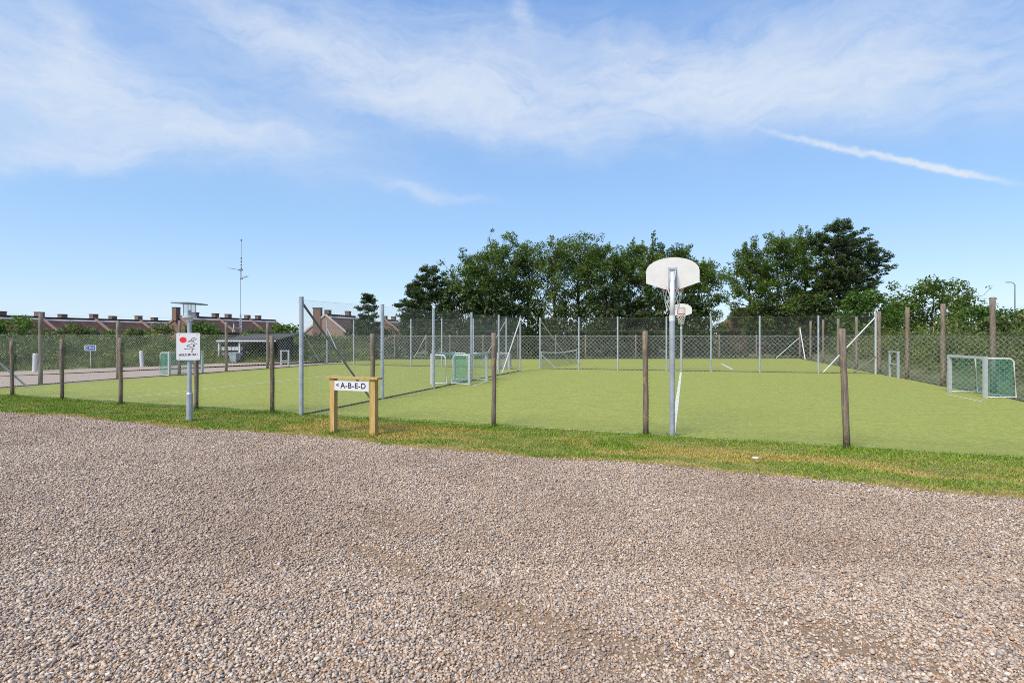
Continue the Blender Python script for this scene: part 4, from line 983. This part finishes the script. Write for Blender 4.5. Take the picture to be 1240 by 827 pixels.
def icos():
    p = (1+5**.5)/2
    v = np.array([(-1,p,0),(1,p,0),(-1,-p,0),(1,-p,0),(0,-1,p),(0,1,p),(0,-1,-p),(0,1,-p),(p,0,-1),(p,0,1),(-p,0,-1),(-p,0,1)], float); v /= np.linalg.norm(v[0])
    f = np.array([(0,11,5),(0,5,1),(0,1,7),(0,7,10),(0,10,11),(1,5,9),(5,11,4),(11,10,2),(10,7,6),(7,1,8),(3,9,4),(3,4,2),(3,2,6),(3,6,8),(3,8,9),(4,9,5),(2,4,11),(6,2,10),(8,6,7),(9,8,1)])
    return v, f
def octa():
    v = np.array([(1,0,0),(-1,0,0),(0,1,0),(0,-1,0),(0,0,1),(0,0,-1)], float)
    f = np.array([(0,2,4),(2,1,4),(1,3,4),(3,0,4),(2,0,5),(1,2,5),(3,1,5),(0,3,5)]); return v, f
def pebbles(name, P, rad, tmpl, label):
    v, f = tmpl; n = len(P); k = len(v)
    base = v[None]*(1+rng.uniform(-.22,.22,(n,k,1)))
    sc = np.stack([rad*rng.uniform(1.0,1.7,n), rad*rng.uniform(.75,1.15,n), rad*rng.uniform(.5,.85,n)], 1)
    V = base*sc[:,None,:]
    a = rng.uniform(0,2*PI,n); tx = rng.normal(size=n)*.35; ty = rng.normal(size=n)*.35
    x, y, z = V[...,0], V[...,1], V[...,2]
    y, z = y*np.cos(tx)[:,None]-z*np.sin(tx)[:,None], y*np.sin(tx)[:,None]+z*np.cos(tx)[:,None]
    x, z = x*np.cos(ty)[:,None]+z*np.sin(ty)[:,None], -x*np.sin(ty)[:,None]+z*np.cos(ty)[:,None]
    x, y = x*np.cos(a)[:,None]-y*np.sin(a)[:,None], x*np.sin(a)[:,None]+y*np.cos(a)[:,None]
    V = np.stack([x, y, z], 2)+P[:,None,:]
    Fq = (f[None]+(np.arange(n)*k)[:,None,None]).reshape(-1,3)
    return tag(npmesh(name, V.reshape(-1,3), Fq, 'pebble', None, True), label, 'gravel', None, 'stuff')
def ground_filter(x, y, over):
    s = (x-F0.x)*FD.x+(y-F0.y)*FD.y; t = (x-F0.x)*FN.x+(y-F0.y)*FN.y
    w = np.interp(s, np.linspace(-40, 16, 600), np.array([gw(q) for q in np.linspace(-40, 16, 600)]))
    return t > w+.10-over*1.6*np.abs(rng.normal(size=len(x)))
def worn(x, y):                      # sandy worn wheel traces in the yard
    wob = .10*np.sin(x*2.3+1)+.05*np.sin(x*6+y*4)
    d1 = (y-4.05+.66*(x+.1)+wob)*.83; m1 = np.exp(-(d1/.16)**2)*np.clip((x+2.2)*1.2, 0, 1)*(.55+.45*np.sin(x*4.1+np.sin(y*5)*1.3))
    d2 = (y-5.55+.62*(x+.9)+wob)*.83; m2 = np.exp(-(d2/.20)**2)*np.clip((x+3.2)*1.0, 0, 1)*np.clip((3.5-x), 0, 1)*(.3+.4*np.sin(x*3.1+y*2))
    m3 = np.exp(-((x-3.3)/.5)**2-((y-5.2)/.35)**2)*.5+np.exp(-((x-2.2)/.35)**2-((y-3.6)/.22)**2)*.5+np.exp(-((x+3.0)/.45)**2-((y-3.05)/.2)**2)*.5
    return np.clip(m1*1.0+np.clip(m2, 0, 1)*.8+m3*.8, 0, .70)
def ysample(n, a, b): return np.sqrt(rng.uniform(a**2, b**2, n))
n = 125000; y = ysample(n, 2.4, 4.7); x = rng.uniform(-1, 1, n)*(.97*y+1.0)
k = rng.uniform(0, 1, n) > worn(x, y); x, y = x[k], y[k]; n = len(x)
rad = np.clip(rng.lognormal(math.log(.0082), .27, n), .0045, .018)
pebbles('gravel_stones', np.stack([x, y, .006+rng.uniform(-.2, 1.3, n)*rad], 1), rad, icos(), 'loose rounded multicoloured pebbles covering the nearest foreground of the yard')
n = 1900000; y = ysample(n, 4.7, 17.5)
x = rng.uniform(-1, 1, n)*(.97*y+1.0); k = ground_filter(x, y, .05) & (rng.uniform(0, 1, n) > worn(x, y)) & (rng.uniform(0, 1, n) < np.clip(1.0-(y-5)*.075, .42, 1)); x, y = x[k], y[k]; n = len(x)
rad = np.clip(rng.lognormal(math.log(.0092), .27, n)*np.clip(.8+y*.04, 1, 1.3), .005, .022)
pebbles('gravel_stones', np.stack([x, y, .006+rng.uniform(-.2, 1.2, n)*rad], 1), rad, octa(), 'loose pebbles of the yard farther back towards the verge')

# ------------------------------------------------------------------ sky, sun, camera
SUN_EL = math.radians(48); sun_dir = Vector((-.55, -.65, 0)).normalized()*math.cos(SUN_EL)+Z*math.sin(SUN_EL)
L = bpy.data.lights.new('sun', 'SUN'); L.energy = 2.7; L.angle = math.radians(30); L.color = (1, .93, .82)
so = bpy.data.objects.new('sun', L); COL.objects.link(so); so.rotation_euler = (-sun_dir).to_track_quat('-Z', 'Y').to_euler(); so.location = (0, 0, 30)
Wd = bpy.data.worlds.new('World'); S.world = Wd; Wd.use_nodes = True; nt = Wd.node_tree
bgn = nt.nodes['Background']; bgn.inputs['Strength'].default_value = 0.14
sky = N(nt, 'ShaderNodeTexSky', sky_type='NISHITA'); sky.sun_disc = False; sky.sun_elevation = SUN_EL
sky.sun_rotation = math.atan2(sun_dir.x, sun_dir.y); sky.air_density = 1.0; sky.dust_density = 0.3; sky.ozone_density = 2.0; sky.altitude = 0
tc = N(nt, 'ShaderNodeTexCoord'); sx = N(nt, 'ShaderNodeSeparateXYZ'); nt.links.new(tc.outputs['Generated'], sx.inputs[0])
az = mathn(nt, 'ARCTAN2', sx.outputs[0], sx.outputs[1]); el = mathn(nt, 'ARCSINE', sx.outputs[2])
cv = N(nt, 'ShaderNodeCombineXYZ'); nt.links.new(az, cv.inputs[0]); nt.links.new(el, cv.inputs[1]); ae = cv.outputs[0]
def azel(px, py): return (math.atan((px-CX)/F), math.atan((HY-py)/math.hypot(F, px-CX)))
wn = N(nt, 'ShaderNodeTexNoise', inp={'Scale': 5.0, 'Detail': 5.0, 'Roughness': .6}); nt.links.new(ae, wn.inputs['Vector'])
vsub = N(nt, 'ShaderNodeVectorMath', operation='SUBTRACT'); nt.links.new(wn.outputs['Color'], vsub.inputs[0]); vsub.inputs[1].default_value = (.5,.5,.5)
vsc = N(nt, 'ShaderNodeVectorMath', operation='SCALE'); nt.links.new(vsub.outputs[0], vsc.inputs[0]); vsc.inputs['Scale'].default_value = .11
vad = N(nt, 'ShaderNodeVectorMath', operation='ADD'); nt.links.new(ae, vad.inputs[0]); nt.links.new(vsc.outputs[0], vad.inputs[1]); aw = vad.outputs[0]
def gauss(vec, c, e, thick_px, strength):                # streak centred on pixel c, its half length reaching pixel e
    a0 = azel(*c); a1 = azel(*e); dx_, dy_ = a1[0]-a0[0], a1[1]-a0[1]; Ln = math.hypot(dx_, dy_); th = thick_px/F*.9
    mv = mapping(nt, vec, (Ln, th, 1), (0,0,math.atan2(dy_, dx_)), (a0[0], a0[1], 0), 'TEXTURE')
    l = N(nt, 'ShaderNodeVectorMath', operation='LENGTH'); nt.links.new(mv, l.inputs[0])
    q = mathn(nt, 'MULTIPLY', l.outputs['Value'], l.outputs['Value']); return mathn(nt, 'MULTIPLY', mathn(nt, 'EXPONENT', mathn(nt, 'MULTIPLY', q, -1.0)), strength)
streaks = [((150,115),(400,190),44,1.0), ((90,182),(250,165),16,.6), ((300,172),(410,172),16,.45), ((20,110),(-150,70),50,.6), ((85,45),(45,-20),22,.6), ((330,35),(470,110),22,.5),
           ((560,125),(760,165),30,.75), ((640,120),(820,110),34,.5), ((500,75),(760,95),60,.75), ((1000,108),(1330,112),34,1.0), ((900,85),(1150,60),46,.5), ((1150,40),(1350,0),45,.5),
           ((520,239),(580,247),8,.6), ((630,12),(640,45),14,.5), ((880,30),(1000,0),40,.15), ((830,125),(1000,130),26,.4)]
tot = None
for st in streaks:
    g = gauss(aw, *st); tot = g if tot is None else mathn(nt, 'ADD', tot, g)
fn = noise(nt, mapping(nt, aw, (4.5, 17, 1), (0,0,math.radians(14))), 1.0, 12, .66, .9)
fn2 = noise(nt, mapping(nt, aw, (16, 44, 1), (0,0,math.radians(9))), 1.0, 10, .7, .5)
tex = mathn(nt, 'ADD', mathn(nt, 'MULTIPLY', fn, 2.0), mathn(nt, 'MULTIPLY', fn2, 1.0))
mask = mathn(nt, 'MULTIPLY', tot, mathn(nt, 'SUBTRACT', tex, .72))
# thin cirrus elsewhere in the sky (behind and overhead)
cz = ramp(nt, [(0.40, (0,0,0)), (0.8, (1,1,1))]); nt.links.new(fn, cz.inputs[0])
upm = mathn(nt, 'MULTIPLY', mathn(nt, 'SUBTRACT', el, .60, True), 1.2, True)
mask = mathn(nt, 'MAXIMUM', mask, 0.0)
mask = mathn(nt, 'ADD', mask, mathn(nt, 'MULTIPLY', cz.outputs[0], upm))
# contrail
cna = noise(nt, ae, 60, 6, .7); wsm = N(nt, 'ShaderNodeVectorMath', operation='SCALE'); nt.links.new(vsub.outputs[0], wsm.inputs[0]); wsm.inputs['Scale'].default_value = .018
nz = N(nt, 'ShaderNodeTexNoise', inp={'Scale': 55.0, 'Detail': 4.0}); nt.links.new(ae, nz.inputs['Vector'])
s2 = N(nt, 'ShaderNodeVectorMath', operation='SUBTRACT'); nt.links.new(nz.outputs['Color'], s2.inputs[0]); s2.inputs[1].default_value = (.5,.5,.5)
s3 = N(nt, 'ShaderNodeVectorMath', operation='SCALE'); nt.links.new(s2.outputs[0], s3.inputs[0]); s3.inputs['Scale'].default_value = .012
s4 = N(nt, 'ShaderNodeVectorMath', operation='ADD'); nt.links.new(ae, s4.inputs[0]); nt.links.new(s3.outputs[0], s4.inputs[1])
ctr = mathn(nt, 'ADD', gauss(s4.outputs[0], (1130,202.5), (1192,215.5), 2.6, 2.2), gauss(s4.outputs[0], (1020,180.5), (1100,197), 2.8, 1.1))
mask = mathn(nt, 'ADD', mask, mathn(nt, 'MULTIPLY', ctr, mathn(nt, 'MULTIPLY', cna, 2.2)))
EXPO = 0.14*2**0.86
def skc(r, g, b): return tuple(((c/255+.055)/1.055)**2.4/EXPO for c in (r, g, b))
er = N(nt, 'ShaderNodeMapRange', inp={'From Min': 0.0, 'From Max': PI/2}); nt.links.new(el, er.inputs[0])
clear = ramp(nt, [(0.0, skc(190,216,244)), (0.05, skc(174,208,244)), (0.13, skc(151,194,241)), (0.27, skc(124,173,235)), (0.40, skc(104,157,228)), (1.0, skc(76,128,205))]); nt.links.new(er.outputs[0], clear.inputs[0])
skyc = mixc(nt, 0.8, sky.outputs[0], clear.outputs[0])
CLOUD = skc(224, 234, 247)
soft = mathn(nt, 'SUBTRACT', 1.0, mathn(nt, 'EXPONENT', mathn(nt, 'MULTIPLY', mask, -1.15)))
cl = mixc(nt, soft, skyc, CLOUD)
nt.links.new(cl, bgn.inputs['Color'])

cam = bpy.data.cameras.new('camera'); cam.sensor_width = 36; cam.lens = F/1240*36; cam.shift_y = -(413.5-HY)/1240; cam.clip_end = 4000; cam.clip_start = .05
co = bpy.data.objects.new('camera', cam); COL.objects.link(co); co.location = (0, 0, H); co.rotation_euler = (PI/2, 0, 0); S.camera = co
S.view_settings.view_transform = 'Standard'; S.view_settings.look = 'None'; S.view_settings.exposure = 0.86; S.view_settings.gamma = 1.0

S.cycles.filter_width = 0.95
S.cycles.use_denoising = False
S.cycles.max_bounces = 6; S.cycles.transparent_max_bounces = 12
